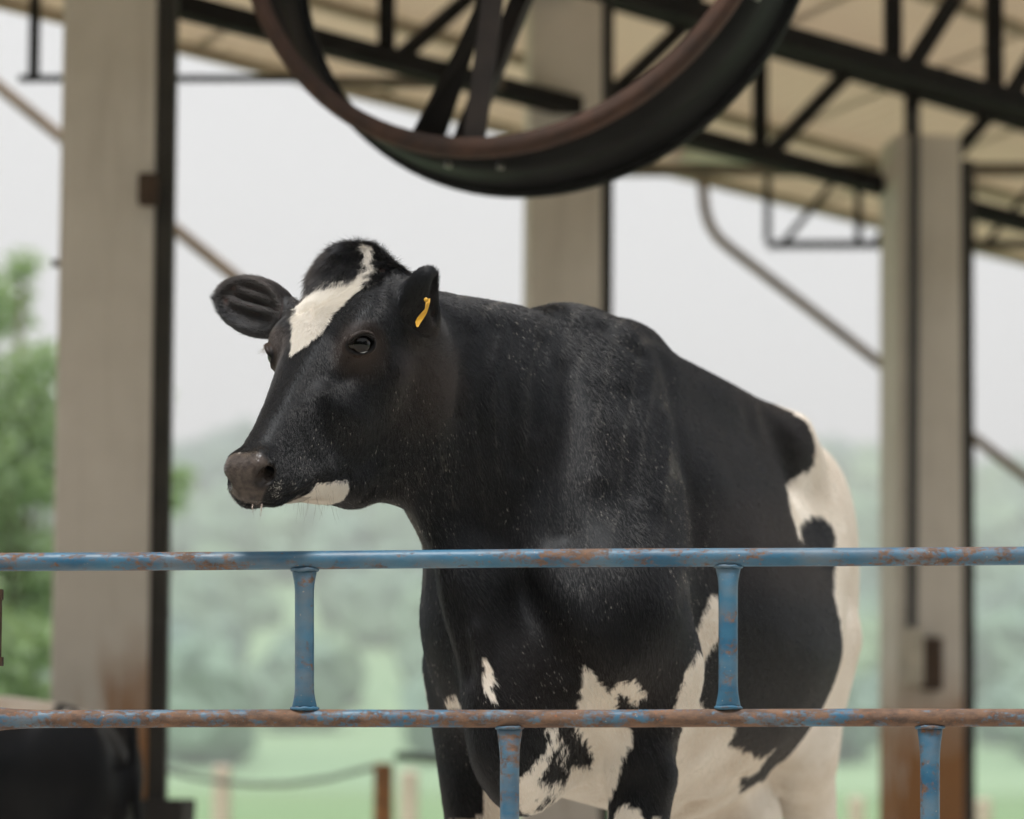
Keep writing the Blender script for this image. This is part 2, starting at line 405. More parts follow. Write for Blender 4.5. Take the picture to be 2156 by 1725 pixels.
for ang, t0, wd in ((186, .04, .05), (202, .34, .055), (90, .3, .04), (270, .3, .04), (0, .3, .04), (60, .05, .035), (300, .05, .035)):
    Mb().beam(fpt(.10, ang, t0), fpt(FR - .006, ang, t0), wd, wd*.8).build('strut', MAT['strut'], fan)
Mb().lathe(FC, FA, [(.02, .0), (.02, .125), (.05, .14), (.30, .14), (.33, .12), (.33, .0)], 32).build('motor', MAT['steel'], fan, True)
for k in range(3):
    vv = []
    for r in (.14, .38, .62):
        for s_, tw in ((-1, 0), (1, 1)):
            a = 83 + k*120 + s_*(10 - r*7); vv.append(fpt(r, a, .17 + s_*.07*(1.1 - r)))
    Mb().put(vv + [p + FA*.006 for p in vv], [(0, 1, 3, 2), (2, 3, 5, 4), (8, 9, 7, 6), (10, 11, 9, 8), (0, 6, 7, 1), (4, 5, 11, 10), (0, 2, 8, 6), (2, 4, 10, 8), (1, 7, 9, 3), (3, 9, 11, 5)]).build('blade', MAT['steel'], fan)
for ang in (192, 181, 120, 240):
    p = fpt(FR + .010, ang, .075); q = fpt(FR - .02, ang, .075)
    Mb().tube([p, p*1.0 + (p - q)*.4], .009, 8).build('bolt', MAT['bolt'], fan)
for ang in (-28, 28):
    Mb().tube([fpt(FR, ang, .18), fpt(FR, ang, .18) + V(0, 0, 4.05 - fpt(FR, ang, .18)[2])], .008, 6).build('hanger', MAT['steel'], fan)

# ------------------------------------------------------------------ pasture fence behind
def fence_post(px, py, Y, w, label):
    p = at(px, py, Y)
    m = Mb().box((0, 0, (p[2] + .12)/2), (w, w, p[2] + .12), np.eye(3), (1.04, .93))
    o = m.build('fence_post', MAT['fencepost'], bevel=.02); o.location = (p[0], p[1], -.12); tag(o, label, 'fence post', 'pale concrete fence posts in the pasture'); return o
fence_post(468, 1612, 14, .105, 'pale fence post left of the rusty post, where the wire sags')
fence_post(862, 1622, 14, .11, 'pale fence post close beside the rusty post')
fence_post(1150, 1662, 15, .115, 'pale fence post seen between the cow\'s front legs')
fence_post(1803, 1678, 16, .105, 'low pale fence post at the cow\'s hind leg')
fence_post(2070, 1682, 16, .105, 'low pale fence post right of the far pillar')
p = at(808, 1607, 11)
tag(Mb().box((p[0], p[1], p[2]/2), (.085, .075, p[2])).build('steel_post', MAT['rustpost'], bevel=.006), 'rusty brown steel post behind the railing', 'post')
tag(Mb().tube([at(-300, 1500, 12.6), at(0, 1560, 12.2), at(345, 1622, 11.8), at(410, 1638, 11.6), at(470, 1647, 11.5), at(540, 1652, 11.4), at(610, 1651, 11.3), at(690, 1640, 11.2), at(760, 1622, 11.1), at(800, 1612, 11.02)], .012, 6).build('wire', MAT['wire'], smooth=True), 'slack fence wire sagging towards the rusty post', 'wire')
tag(Mb().tube([at(835, 1592, 10.5), at(930, 1600, 10.4), at(1100, 1612, 10.2), at(1500, 1640, 9.9)], .02, 8).build('fence_rail', MAT['greenpipe'], smooth=True), 'dark green pipe rail behind the cow', 'rail')

# ------------------------------------------------------------------ leafy trees beyond the left side
def leaf_mat(name, a, b):
    n = Nt(name); g = n.new('ShaderNodeNewGeometry').outputs['Random Per Island']
    n.set(Base_Color=n.mix(g, a, b), Roughness=.5)
    tr = n.new('ShaderNodeBsdfTranslucent'); tr.inputs[0].default_value = (b[0]*1.6, b[1]*1.7, b[2], 1)
    ms = n.new('ShaderNodeMixShader'); ms.inputs[0].default_value = .35
    n.link(n.b.outputs[0], ms.inputs[1]); n.link(tr.outputs[0], ms.inputs[2]); n.link(ms.outputs[0], n.out.inputs[0]); return n.m
MAT['leaf'] = leaf_mat('tree_leaf', (.20, .28, .175), (.36, .45, .30))
MAT['bark'] = plain('bark', (.12, .085, .06), .9, 0, .35, 8)
def leafy_tree(base, clumps, n, label, size=.09, bw=1):
    root = empty('leafy_tree', base); tag(root, label, 'tree', 'leafy trees at the left of the barn')
    v = []; f = []
    top = np.asarray(base, float)
    cs = np.array([c for c, r in clumps]); rs = np.array([r for c, r in clumps])
    pick = RNG.choice(len(clumps), n, p=rs**2/np.sum(rs**2))
    for i in range(n):
        c, r = cs[pick[i]], rs[pick[i]]
        d = RNG.normal(size=3); d /= np.linalg.norm(d); p = c + d*r*(RNG.random()**.45)*np.array([1, 1, .85])
        a = nrm(RNG.normal(size=3) + np.array([0, 0, -.5])); b = nrm(np.cross(a, RNG.normal(size=3))); L = size*RNG.uniform(.7, 1.4)
        k = len(v); nn = np.cross(a, b)*L*.12
        v += [p, p + a*L*.5 + b*L*.28 + nn, p + a*L, p + a*L*.5 - b*L*.28 + nn]; f += [(k, k+1, k+2), (k, k+2, k+3)]
    Mb().put(v, f).build('crown', MAT['leaf'], root)
    tk = Mb(); hub_ = np.array([base[0], base[1], cs[:, 2].min()*.6 + base[2]*.4])
    tk.tube([base, (np.asarray(base) + hub_)/2 + V(.05, 0, 0), hub_, cs.mean(0)], [.16, .13, .11, .04], 10)
    for c in cs: tk.tube([hub_, (hub_ + c)/2 + V(.06, -.05, .1), c], [.06*bw, .04*bw, .015*bw], 7)
    tk.build('trunk', MAT['bark'], root, True)
q = lambda px, py, Y: at(px, py, Y)
leafy_tree((q(-40, 1700, 20)[0], 20, -.12), [(q(-60, 1000, 20), .75), (q(60, 1180, 20), .42), (q(30, 860, 20), .42), (q(-20, 640, 20.5), .40), (q(-160, 760, 20), .6), (q(50, 560, 20.4), .16), (q(-20, 1290, 20), .5), (q(80, 1010, 19.8), .26), (q(75, 770, 20), .3), (q(85, 1250, 20), .3), (q(60, 930, 20), .36)], 9000, 'leafy green tree behind the nearest pillar')
leafy_tree((q(-200, 1720, 17)[0], 17, -.12), [(q(-70, 1400, 17), .42), (q(40, 1360, 17.3), .28), (q(70, 1480, 17.2), .22), (q(-130, 1250, 17), .4)], 4200, 'lower leafy bush-like tree at the frame\'s edge above the black calf')
leafy_tree((q(225, 1700, 24)[0], 24, -.12), [(q(330, 1040, 24), .34), (q(370, 1010, 24), .20), (q(300, 840, 24), .3), (q(250, 950, 24), .5), (q(250, 1200, 24), .5)], 2600, 'small leafy tree mostly hidden by the nearest pillar', bw=.35)

# ------------------------------------------------------------------ blue pipe railing
def paint_mat(name, rusty):
    """blue enamel over rusting pipe; rusty 0..1 says how much has flaked off"""
    n = Nt(name); co = n.coord()
    st = n.mapped(co, (1, 2.2, 2.2))
    big = n.noise(st, 5.5, 5, .6); mid = n.noise(st, 26, 5, .65); fin = n.noise(n.mapped(co, (1, 1, 1)), 150, 4, .6)
    blue = n.mix(n.ramp(n.noise(st, 9, 4), [(.35, 0.), (.65, 1.)]), (.016, .100, .195), (.055, .175, .285))
    rust = n.mix(n.ramp(n.noise(st, 34, 5, .7), [(.35, 0.), (.62, 1.)]), (.085, .058, .048), (.205, .120, .078))
    rust = n.mix(n.ramp(fin, [(.62, 0.), (.72, .7)]), rust, (.34, .12, .045))
    m = n.math('ADD', n.math('MULTIPLY', big, .42), n.math('ADD', n.math('MULTIPLY', mid, .38), n.math('MULTIPLY', fin, .20)))
    # the top of a rail weathers first
    th = .60 - .22*rusty
    wear = n.ramp(m, [(th - .02, 0.), (th + .045, 1.)])
    film = n.math('MULTIPLY', n.ramp(n.noise(st, 12, 5), [(.40, 0.), (.75, 1.)]), .55)
    dirty = n.mix(film, blue, (.22, .20, .18))
    col = n.mix(wear, dirty, rust)
    fleck = n.ramp(n.noise(co, 210, 2, .5), [(.735, 0.), (.77, 1.)])
    col = n.mix(n.math('MULTIPLY', fleck, .75), col, (.50, .42, .32))
    n.set(Base_Color=col, Roughness=n.ramp(wear, [(0, .42), (1, .82)]), Specular_IOR_Level=.45)
    n.bump(n.math('ADD', n.math('MULTIPLY', wear, -.5), n.math('MULTIPLY', fin, .6)), .55, .0012)
    return n.m
MAT['blue_top'] = paint_mat('blue_rail_paint', .36)
MAT['blue_low'] = paint_mat('blue_rail_rusted', .68)
MAT['blue_bar'] = paint_mat('blue_bar_paint', .2)
RY = 3.82
def rl(px, py): return at(px, py, RY - (px - 1078)*1.6e-5)
rail = empty('pipe_railing', rl(1078, 1900)*[1, 1, 0]); tag(rail, 'blue painted pipe railing with rusty patches in front of the cow', 'railing')
def pipe_r(px): return 19.4*RY/FPX
top = [rl(x, 1183.5 - 13.5*(x + 0)/2156 + .8*math.sin(x*.004)) for x in np.linspace(-700, 2900, 40)]
low = [rl(x, 1514 - 2.5*x/2156 + .8*math.sin(x*.005 + 2)) for x in np.linspace(22, 2900, 34)]
Mb().tube(top, 19.6*RY/FPX, 28).build('top_rail', MAT['blue_top'], rail, True)
lowl = [rl(x, 1514) for x in (-45, -20, 2, 14, 30, 60, 95)]
Mb().tube(lowl + low[3:], [25*RY/FPX, 25*RY/FPX, 24.5*RY/FPX, 23*RY/FPX, 21.5*RY/FPX, 20*RY/FPX, 19*RY/FPX] + [18.8*RY/FPX]*len(low[3:]), 28).build('low_rail', MAT['blue_low'], rail, True)
def bar(px, y0, y1):
    """an upright of pipe whose ends are pressed flat and welded"""
    n = 26; ys_ = np.linspace(y0, y1, n); pts = [rl(px + (y - y0)*.0, y) for y in ys_]; fl = []; rr = []
    for i in range(n):
        t = min(i, n - 1 - i)/(n - 1); e = math.exp(-(t/.085)**2)
        rr.append(20.3*RY/FPX); fl.append((1 + .33*e, 1 - .45*e))
    g = Mb().tube(pts, rr, 24, True, fl, up=(1, 0, 0)).build('upright', MAT['blue_bar'], rail, True)
    for y, sg in ((y0, 1), (y1, -1)):
        b = Mb(); P = []
        for k in range(25):
            a = 2*math.pi*k/24; P.append(rl(px + 27.5*math.cos(a) + random.uniform(-1, 1), y + sg*(4.5 + random.uniform(-1.2, 1.2))) + V(0, .0125*math.sin(a), 0))
        b.tube(P, [.0026*random.uniform(.7, 1.3) for _ in P], 6, False).build('weld_bead', MAT['blue_bar'], g, True)
bar(641, 1196, 1497); bar(1533, 1189, 1495); bar(1073, 1528, 1990); bar(1958, 1527, 1990)
bar(-260, 1199, 1497); bar(2430, 1184, 1494); bar(170 - 350, 1528, 1990)
Mb().tube([rl(x, 2010) for x in np.linspace(-700, 2900, 20)], 19*RY/FPX, 20).build('bottom_rail', MAT['blue_low'], rail, True)
for x in (-60, 2600):
    Mb().tube([rl(x, 1120), rl(x, 1600), rl(x, 2060), V(rl(x, 2060)[0], RY, 0)], 30*RY/FPX, 20).build('end_post', MAT['blue_low'], rail, True)
lt = Mb().box(rl(-3, 1322), (.008, .012, .115)); lt.box(rl(-2, 1252), (.012, .014, .016)); lt.box(rl(-2, 1393), (.012, .014, .014))
lt.build('latch', MAT['bracket'], rail)

# ------------------------------------------------------------------ cow: form as a distance field
f4 = np.float32
# ---------------------------------------------------------------- cow frames
YAW=math.radians(25.5)
BO=V(-.026,4.10,0); BF=V(-math.sin(YAW),-math.cos(YAW),0); BL=V(math.cos(YAW),-math.sin(YAW),0); BZ=V(0,0,1)
def B(s,l,z): return BO-BF*s+BL*l+BZ*z          # s metres behind the brisket, l to the cow's left, z up
BR=np.stack([-BF,BL,BZ],1)                      # columns: back, left, up
HY,HP=math.radians(33),math.radians(49.5)
HFh=V(-math.sin(HY),-math.cos(HY),0)
HF=math.cos(HP)*HFh-math.sin(HP)*BZ; HD=math.sin(HP)*HFh+math.cos(HP)*BZ; HL=V(-HFh[1],HFh[0],0)
HO=V(-.272,4.0,1.435)+HL*.012
def H(u,v,w): return HO+HF*u+HL*v+HD*w          # u along the face, v to the cow's left, w out of the forehead
HR=np.stack([HF,HL,HD],1)

# ---------------------------------------------------------------- distance field
class Field:
    def __init__(s): s.ops=[]
    def add(s,fn,lo,hi,k=.03,mode='u',m=.12):
        s.ops.append((fn,np.asarray(lo,float)-m,np.asarray(hi,float)+m,k,mode))
    def ell(s,c,r,R=np.eye(3),k=.03,mode='u'):
        c=np.asarray(c,float); r=np.asarray(r,float); R=np.asarray(R,float)
        def fn(p):
            q=((p-c.astype(f4))@R.astype(f4))/r.astype(f4)
            k0=np.sqrt((q*q).sum(1)); k1=np.sqrt(((q/r.astype(f4))**2).sum(1))+1e-9
            return k0*(k0-1)/k1
        e=np.sqrt(((R*r)**2).sum(1)); s.add(fn,c-e,c+e,k,mode)
    def cone(s,a,b,ra,rb,k=.03,mode='u',n=None,sc=1.0,sc2=None):
        a=np.asarray(a,float); b=np.asarray(b,float); ba=b-a; L2=float(ba@ba)
        sc2=sc if sc2 is None else sc2
        if n is not None:
            n=nrm(n)
        def fn(p):
            q=p-a.astype(f4); t=np.clip((q@ba.astype(f4))/f4(L2),0,1)
            q=q-t[:,None]*ba.astype(f4)
            if n is not None:
                c=q@n.astype(f4); g=(sc+(sc2-sc)*t)-1
                q=q+(c*g)[:,None]*n.astype(f4)
            return np.sqrt((q*q).sum(1))-(ra+(rb-ra)*t)
        m=max(ra,rb); s.add(fn,np.minimum(a,b)-m,np.maximum(a,b)+m,k,mode)
    def loft(s,O,R,st,k=.03,mode='u',round_=.05):
        """st rows: t, top, bottom, halfwidth, height of the widest line (0..1), exponent"""
        st=np.array(st,float); O=np.asarray(O,float); R=np.asarray(R,float)
        T=np.linspace(st[0,0],st[-1,0],200)
        def sm(col):
            y=np.interp(T,st[:,0],st[:,col]); w=np.hanning(33); w/=w.sum()
            yp=np.concatenate([np.full(16,y[0]),y,np.full(16,y[-1])]); return np.convolve(yp,w,'valid')
        tab=[sm(i) for i in range(1,6)]
        def fn(p):
            q=(p-O.astype(f4))@R.astype(f4); t=q[:,0]
            tc=np.clip(t,st[0,0],st[-1,0])
            top,bot,hw,wl,ex=[np.interp(tc,T,y).astype(f4) for y in tab]
            mid=bot+(top-bot)*wl
            hz=np.where(q[:,2]>mid,top-mid,mid-bot)
            a=np.abs(q[:,1])/hw; b=np.abs(q[:,2]-mid)/hz
            rr=(a**ex+b**ex)**(1/ex)
            d=(rr-1)*np.minimum(hw,hz)*f4(.9)
            # a truer distance away from the axis
            e=np.maximum(st[0,0]-t,t-st[-1,0])
            o=np.where(e>0,np.sqrt(np.maximum(d,0)**2+e*e)+np.minimum(d,0),d)
            # rounded caps
            ee=e+round_; dd=d+round_
            cap=np.minimum(np.maximum(ee,dd),0)+np.sqrt(np.maximum(ee,0)**2+np.maximum(dd,0)**2)-round_
            return cap
        c=[]
        for t,top,bot,hw,*_ in st:
            for w in(top,bot):
                for v in(-hw,hw): c.append(O+R@V(t,v,w))
        c=np.array(c); s.add(fn,c.min(0),c.max(0),k,mode)
    def bump(s,c,r,amt,R=np.eye(3)):
        """push the surface out (amt>0) or in around c"""
        c=np.asarray(c,float); r=np.asarray(r,float)*np.ones(3); R=np.asarray(R,float)
        def fn(p):
            q=((p-c.astype(f4))@R.astype(f4))/r.astype(f4)
            g=(q*q).sum(1); return -f4(amt)*np.exp(-g*2.2)
        e=np.sqrt(((R*r)**2).sum(1)); s.add(fn,c-e*1.3,c+e*1.3,0,'o',m=.0)
    def ridge(s,pts,rad,amt):
        """a soft cord (amt>0) or crease (amt<0) along a polyline"""
        pts=np.asarray(pts,float)
        def fn(p):
            d=np.full(len(p),9,f4)
            for a,b in zip(pts[:-1],pts[1:]):
                ba=(b-a).astype(f4); q=p-a.astype(f4); t=np.clip(q@ba/(ba@ba),0,1)
                q=q-t[:,None]*ba; d=np.minimum(d,(q*q).sum(1))
            return -f4(amt)*np.exp(-d/f4(rad*rad)*1.5)
        s.add(fn,pts.min(0)-rad*1.5,pts.max(0)+rad*1.5,0,'o',m=0)
    def __call__(s,p):
        p=p.astype(f4); d=np.full(len(p),5,f4)
        plo=p.min(0); phi=p.max(0)
        for fn,lo,hi,k,mode in s.ops:
            if (plo>hi).any() or (phi<lo).any(): continue
            i=np.nonzero(((p>lo.astype(f4))&(p<hi.astype(f4))).all(1))[0]
            if not len(i): continue
            e=fn(p[i]); a=d[i]
            if mode=='u':
                h=np.maximum(k-np.abs(a-e),0)/k; d[i]=np.minimum(a,e)-h*h*k/4
            elif mode=='s':
                e=-e; h=np.maximum(k-np.abs(a-e),0)/k; d[i]=np.maximum(a,e)+h*h*k/4
            else: d[i]=a+e
        return d

def axis(segs):
    out=[]
    for a,b,h in segs:
        n=max(1,int(round((b-a)/h))); out.append(np.linspace(a,b,n,endpoint=False))
    return np.concatenate(out+[[segs[-1][1]]])

def polygonise(field,X,Y,Z,bs=8):
    """surface nets on a rectilinear grid, only evaluated near the surface"""
    n=[len(X),len(Y),len(Z)]
    D=np.ones(n,f4)
    nb=[(m+bs-1)//bs for m in n]
    ctr=[];half=[]
    for A,m,k in zip((X,Y,Z),n,nb):
        lo=A[np.minimum(np.arange(k)*bs,m-1)]; hi=A[np.minimum(np.arange(k)*bs+bs,m-1)]
        ctr.append((lo+hi)/2); half.append((hi-lo)/2)
    G=np.stack(np.meshgrid(*ctr,indexing='ij'),-1).reshape(-1,3)
    Hh=np.sqrt((np.stack(np.meshgrid(*half,indexing='ij'),-1).reshape(-1,3)**2).sum(1))
    d=np.concatenate([field(G[i:i+400000]) for i in range(0,len(G),400000)])
    act=np.abs(d)<Hh*1.25+.022
    sgn=np.where(d<0,-1,1).astype(f4).reshape(nb)
    D[:]=np.repeat(np.repeat(np.repeat(sgn,bs,0),bs,1),bs,2)[:n[0],:n[1],:n[2]]
    bi=np.stack(np.unravel_index(np.nonzero(act)[0],nb),1)
    o=np.stack(np.meshgrid(*[np.arange(bs)]*3,indexing='ij'),-1).reshape(-1,3)
    q=bi>>2; bi=bi[np.lexsort((q[:,2],q[:,1],q[:,0]))]
    for i in range(0,len(bi),100):
        ii=(bi[i:i+100,None,:]*bs+o[None]).reshape(-1,3)
        ii=ii[(ii<np.array(n)).all(1)]
        p=np.stack([X[ii[:,0]],Y[ii[:,1]],Z[ii[:,2]]],1)
        D[ii[:,0],ii[:,1],ii[:,2]]=field(p)
    S=D<0
    # cells with a sign change
    c=S[:-1,:-1,:-1].astype(np.int8)
    for dx in(0,1):
        for dy in(0,1):
            for dz in(0,1):
                if dx|dy|dz: c=c+S[dx:n[0]-1+dx,dy:n[1]-1+dy,dz:n[2]-1+dz]
    ci=np.nonzero((c>0)&(c<8)); cell=np.full(c.shape,-1,np.int32); cell[ci]=np.arange(len(ci[0]))
    acc=np.zeros((len(ci[0]),3)); cnt=np.zeros(len(ci[0]))
    ax=[X,Y,Z]
    for a in range(3):
        b_,c_=[k for k in range(3) if k!=a]
        for i in(0,1):
            for j in(0,1):
                i0=list(ci); i0[b_]=ci[b_]+i; i0[c_]=ci[c_]+j
                i1=list(i0); i1[a]=i0[a]+1
                d0=D[tuple(i0)]; d1=D[tuple(i1)]; m=(d0<0)!=(d1<0)
                t=np.clip(d0[m]/(d0[m]-d1[m]),0,1)
                q=np.zeros((m.sum(),3))
                q[:,a]=ax[a][i0[a][m]]*(1-t)+ax[a][i1[a][m]]*t
                q[:,b_]=ax[b_][i0[b_][m]]; q[:,c_]=ax[c_][i0[c_][m]]
                acc[m]+=q; cnt[m]+=1
    P=acc/cnt[:,None]
    quads=[]
    for a in range(3):
        b_,c_=(a+1)%3,(a+2)%3
        s0=[slice(None)]*3; s1=[slice(None)]*3; s0[a]=slice(0,-1); s1[a]=slice(1,None)
        for k in(b_,c_): s0[k]=slice(1,-1); s1[k]=slice(1,-1)
        A=S[tuple(s0)]; Bq=S[tuple(s1)]
        e=np.nonzero(A!=Bq); flip=A[e]
        base=[None]*3; base[a]=e[a]; base[b_]=e[b_]+1; base[c_]=e[c_]+1
        def cc(db,dc):
            q=list(base); q[b_]=base[b_]+db; q[c_]=base[c_]+dc; return cell[tuple(q)]
        q=np.stack([cc(-1,-1),cc(0,-1),cc(0,0),cc(-1,0)],1)
        q[~flip]=q[~flip][:,::-1]
        quads.append(q)
    Q=np.concatenate(quads); Q=Q[(Q>=0).all(1)]
    return P,Q

EYE_L=H(.16,.1,-.04); EYE_LN=HL
EYE_R=H(.16,-.1,-.04); EYE_RN=-HL
NOS=[(.44,.05,-.045),(.47,.045,-.045),(.48,.03,-.05)]
EYES=[]; EARS=[]; NEAR_EAR=np.zeros(3)
A_ = np.array
EYE_L=A_([-0.244, 3.8419, 1.2713]); EYE_LN=A_([0.439, -0.8922, -0.1063])
EYE_R=A_([-0.3979, 3.9454, 1.2687]); EYE_RN=A_([-0.9936, 0.0381, -0.1063])
NOS=[[0.4642, 0.0469, -0.0311], [0.484, 0.0429, -0.0365], [0.493, 0.0341, -0.0373]]
RIDGES=[
 ([[-0.414, 3.779, 1.004], [-0.393, 3.765, 1.004], [-0.358, 3.766, 1.013], [-0.331, 3.806, 1.03], [-0.314, 3.822, 1.043]],0.006,-0.005),
 ([[-0.311, 3.823, 1.047], [-0.29, 3.855, 1.055], [-0.266, 3.892, 1.065]],0.012,-0.0035),
 ([[0.164, 4.299, 1.388], [0.193, 4.294, 1.366], [0.224, 4.299, 1.337]],0.02,-0.01),
 ([[0.281, 4.394, 1.336], [0.292, 4.359, 1.252], [0.308, 4.344, 1.164], [0.326, 4.347, 1.078], [0.334, 4.34, 1.0]],0.04,-0.011),
 ([[0.265, 4.282, 1.223], [0.267, 4.24, 1.149], [0.26, 4.183, 1.058]],0.03,0.009),
 ([[0.085, 4.188, 1.291], [0.093, 4.155, 1.203], [0.081, 4.121, 1.099], [0.085, 4.093, 0.998]],0.03,-0.01),
 ([[0.132, 4.209, 1.278], [0.139, 4.17, 1.189], [0.146, 4.135, 1.101]],0.035,0.008),
 ([[-0.039, 4.101, 1.349], [-0.054, 4.06, 1.284], [-0.057, 4.047, 1.209], [-0.053, 4.055, 1.146]],0.02,-0.006),
 ([[0.002, 4.144, 1.349], [-0.01, 4.091, 1.265], [-0.005, 4.083, 1.175], [0.003, 4.094, 1.111]],0.02,-0.006),
 ([[-0.062, 4.044, 0.824], [-0.05, 4.043, 0.768], [-0.034, 4.033, 0.704]],0.02,0.01),
 ([[-0.099, 4.041, 0.879], [-0.082, 4.047, 0.816], [-0.074, 4.052, 0.753]],0.02,-0.011),
 ([[0.057, 4.086, 0.94], [0.089, 4.066, 0.883], [0.129, 4.051, 0.826], [0.178, 4.068, 0.771]],0.04,0.011),
 ([[0.017, 4.098, 0.893], [0.049, 4.08, 0.827], [0.09, 4.079, 0.771]],0.035,-0.01),
 ([[0.134, 4.168, 0.653], [0.143, 4.197, 0.633], [0.154, 4.218, 0.612]],0.009,-0.004),
 ([[0.146, 4.168, 0.657], [0.157, 4.193, 0.637], [0.166, 4.207, 0.617]],0.009,-0.004),
 ([[0.121, 4.16, 0.648], [0.128, 4.186, 0.628], [0.135, 4.211, 0.608]],0.009,-0.003),
 ([[0.51, 4.832, 1.308], [0.537, 4.864, 1.284], [0.559, 4.884, 1.239], [0.57, 4.898, 1.173]],0.04,-0.01),
 ([[-0.226, 3.943, 1.086], [-0.197, 3.967, 1.121], [-0.173, 3.951, 1.162]],0.024,0.004),
 ([[0.048, 4.188, 1.341], [0.039, 4.135, 1.265], [0.035, 4.114, 1.179]],0.018,-0.006),
 ([[0.53, 4.81, 0.621], [0.568, 5.081, 0.564]],0.022,-0.02),
 ([[0.124, 4.128, 0.676], [0.138, 4.181, 0.645], [0.16, 4.214, 0.612]],0.012,-0.008),
 ([[0.199, 4.233, 1.257], [0.21, 4.192, 1.167], [0.204, 4.147, 1.078]],0.024,-0.007),
 ([[-0.079, 4.055, 1.332], [-0.089, 4.022, 1.261], [-0.097, 4.015, 1.188]],0.018,-0.005),
 ([[-0.298, 3.836, 1.22], [-0.276, 3.845, 1.214], [-0.257, 3.852, 1.223]],0.014,-0.003),
 ([[-0.297, 3.831, 1.189], [-0.274, 3.837, 1.167], [-0.246, 3.869, 1.157]],0.024,0.005),
 ([[-0.292, 3.852, 1.277], [-0.306, 3.838, 1.236], [-0.333, 3.814, 1.186]],0.02,-0.004)]
BUMPS=[
 ([0.598, 4.968, 1.32],0.05,0.012),
 ([0.468, 4.743, 1.294],0.06,-0.008),
 ([0.266, 4.194, 0.58],0.05,0.016),
 ([0.348, 4.511, 0.617],0.04,0.014),
 ([0.208, 4.183, 0.563],0.04,-0.012),
 ([0.388, 4.668, 0.564],0.035,0.016),
 ([0.293, 4.229, 0.63],0.035,-0.012),
 ([0.241, 4.179, 0.621],0.04,0.012),
 ([0.448, 4.717, 0.582],0.03,-0.012),
 ([0.345, 4.701, 0.526],0.04,-0.012),
 ([0.181, 4.189, 1.192],0.08,0.008),
 ([-0.274, 3.839, 1.137],0.045,-0.006),
 ([-0.189, 3.906, 1.241],0.045,0.01),
 ([-0.203, 3.91, 1.198],0.045,0.01),
 ([-0.225, 3.908, 1.164],0.045,0.01),
 ([-0.251, 3.886, 1.134],0.045,0.009),
 ([-0.297, 3.844, 1.08],0.035,0.005),
 ([0.091, 4.282, 1.403],0.05,0.005),
 ([0.208, 4.33, 1.39],0.045,0.005),
 ([0.368, 4.44, 1.142],0.1,0.01),
 ([0.237, 4.31, 1.33],0.06,0.006)]
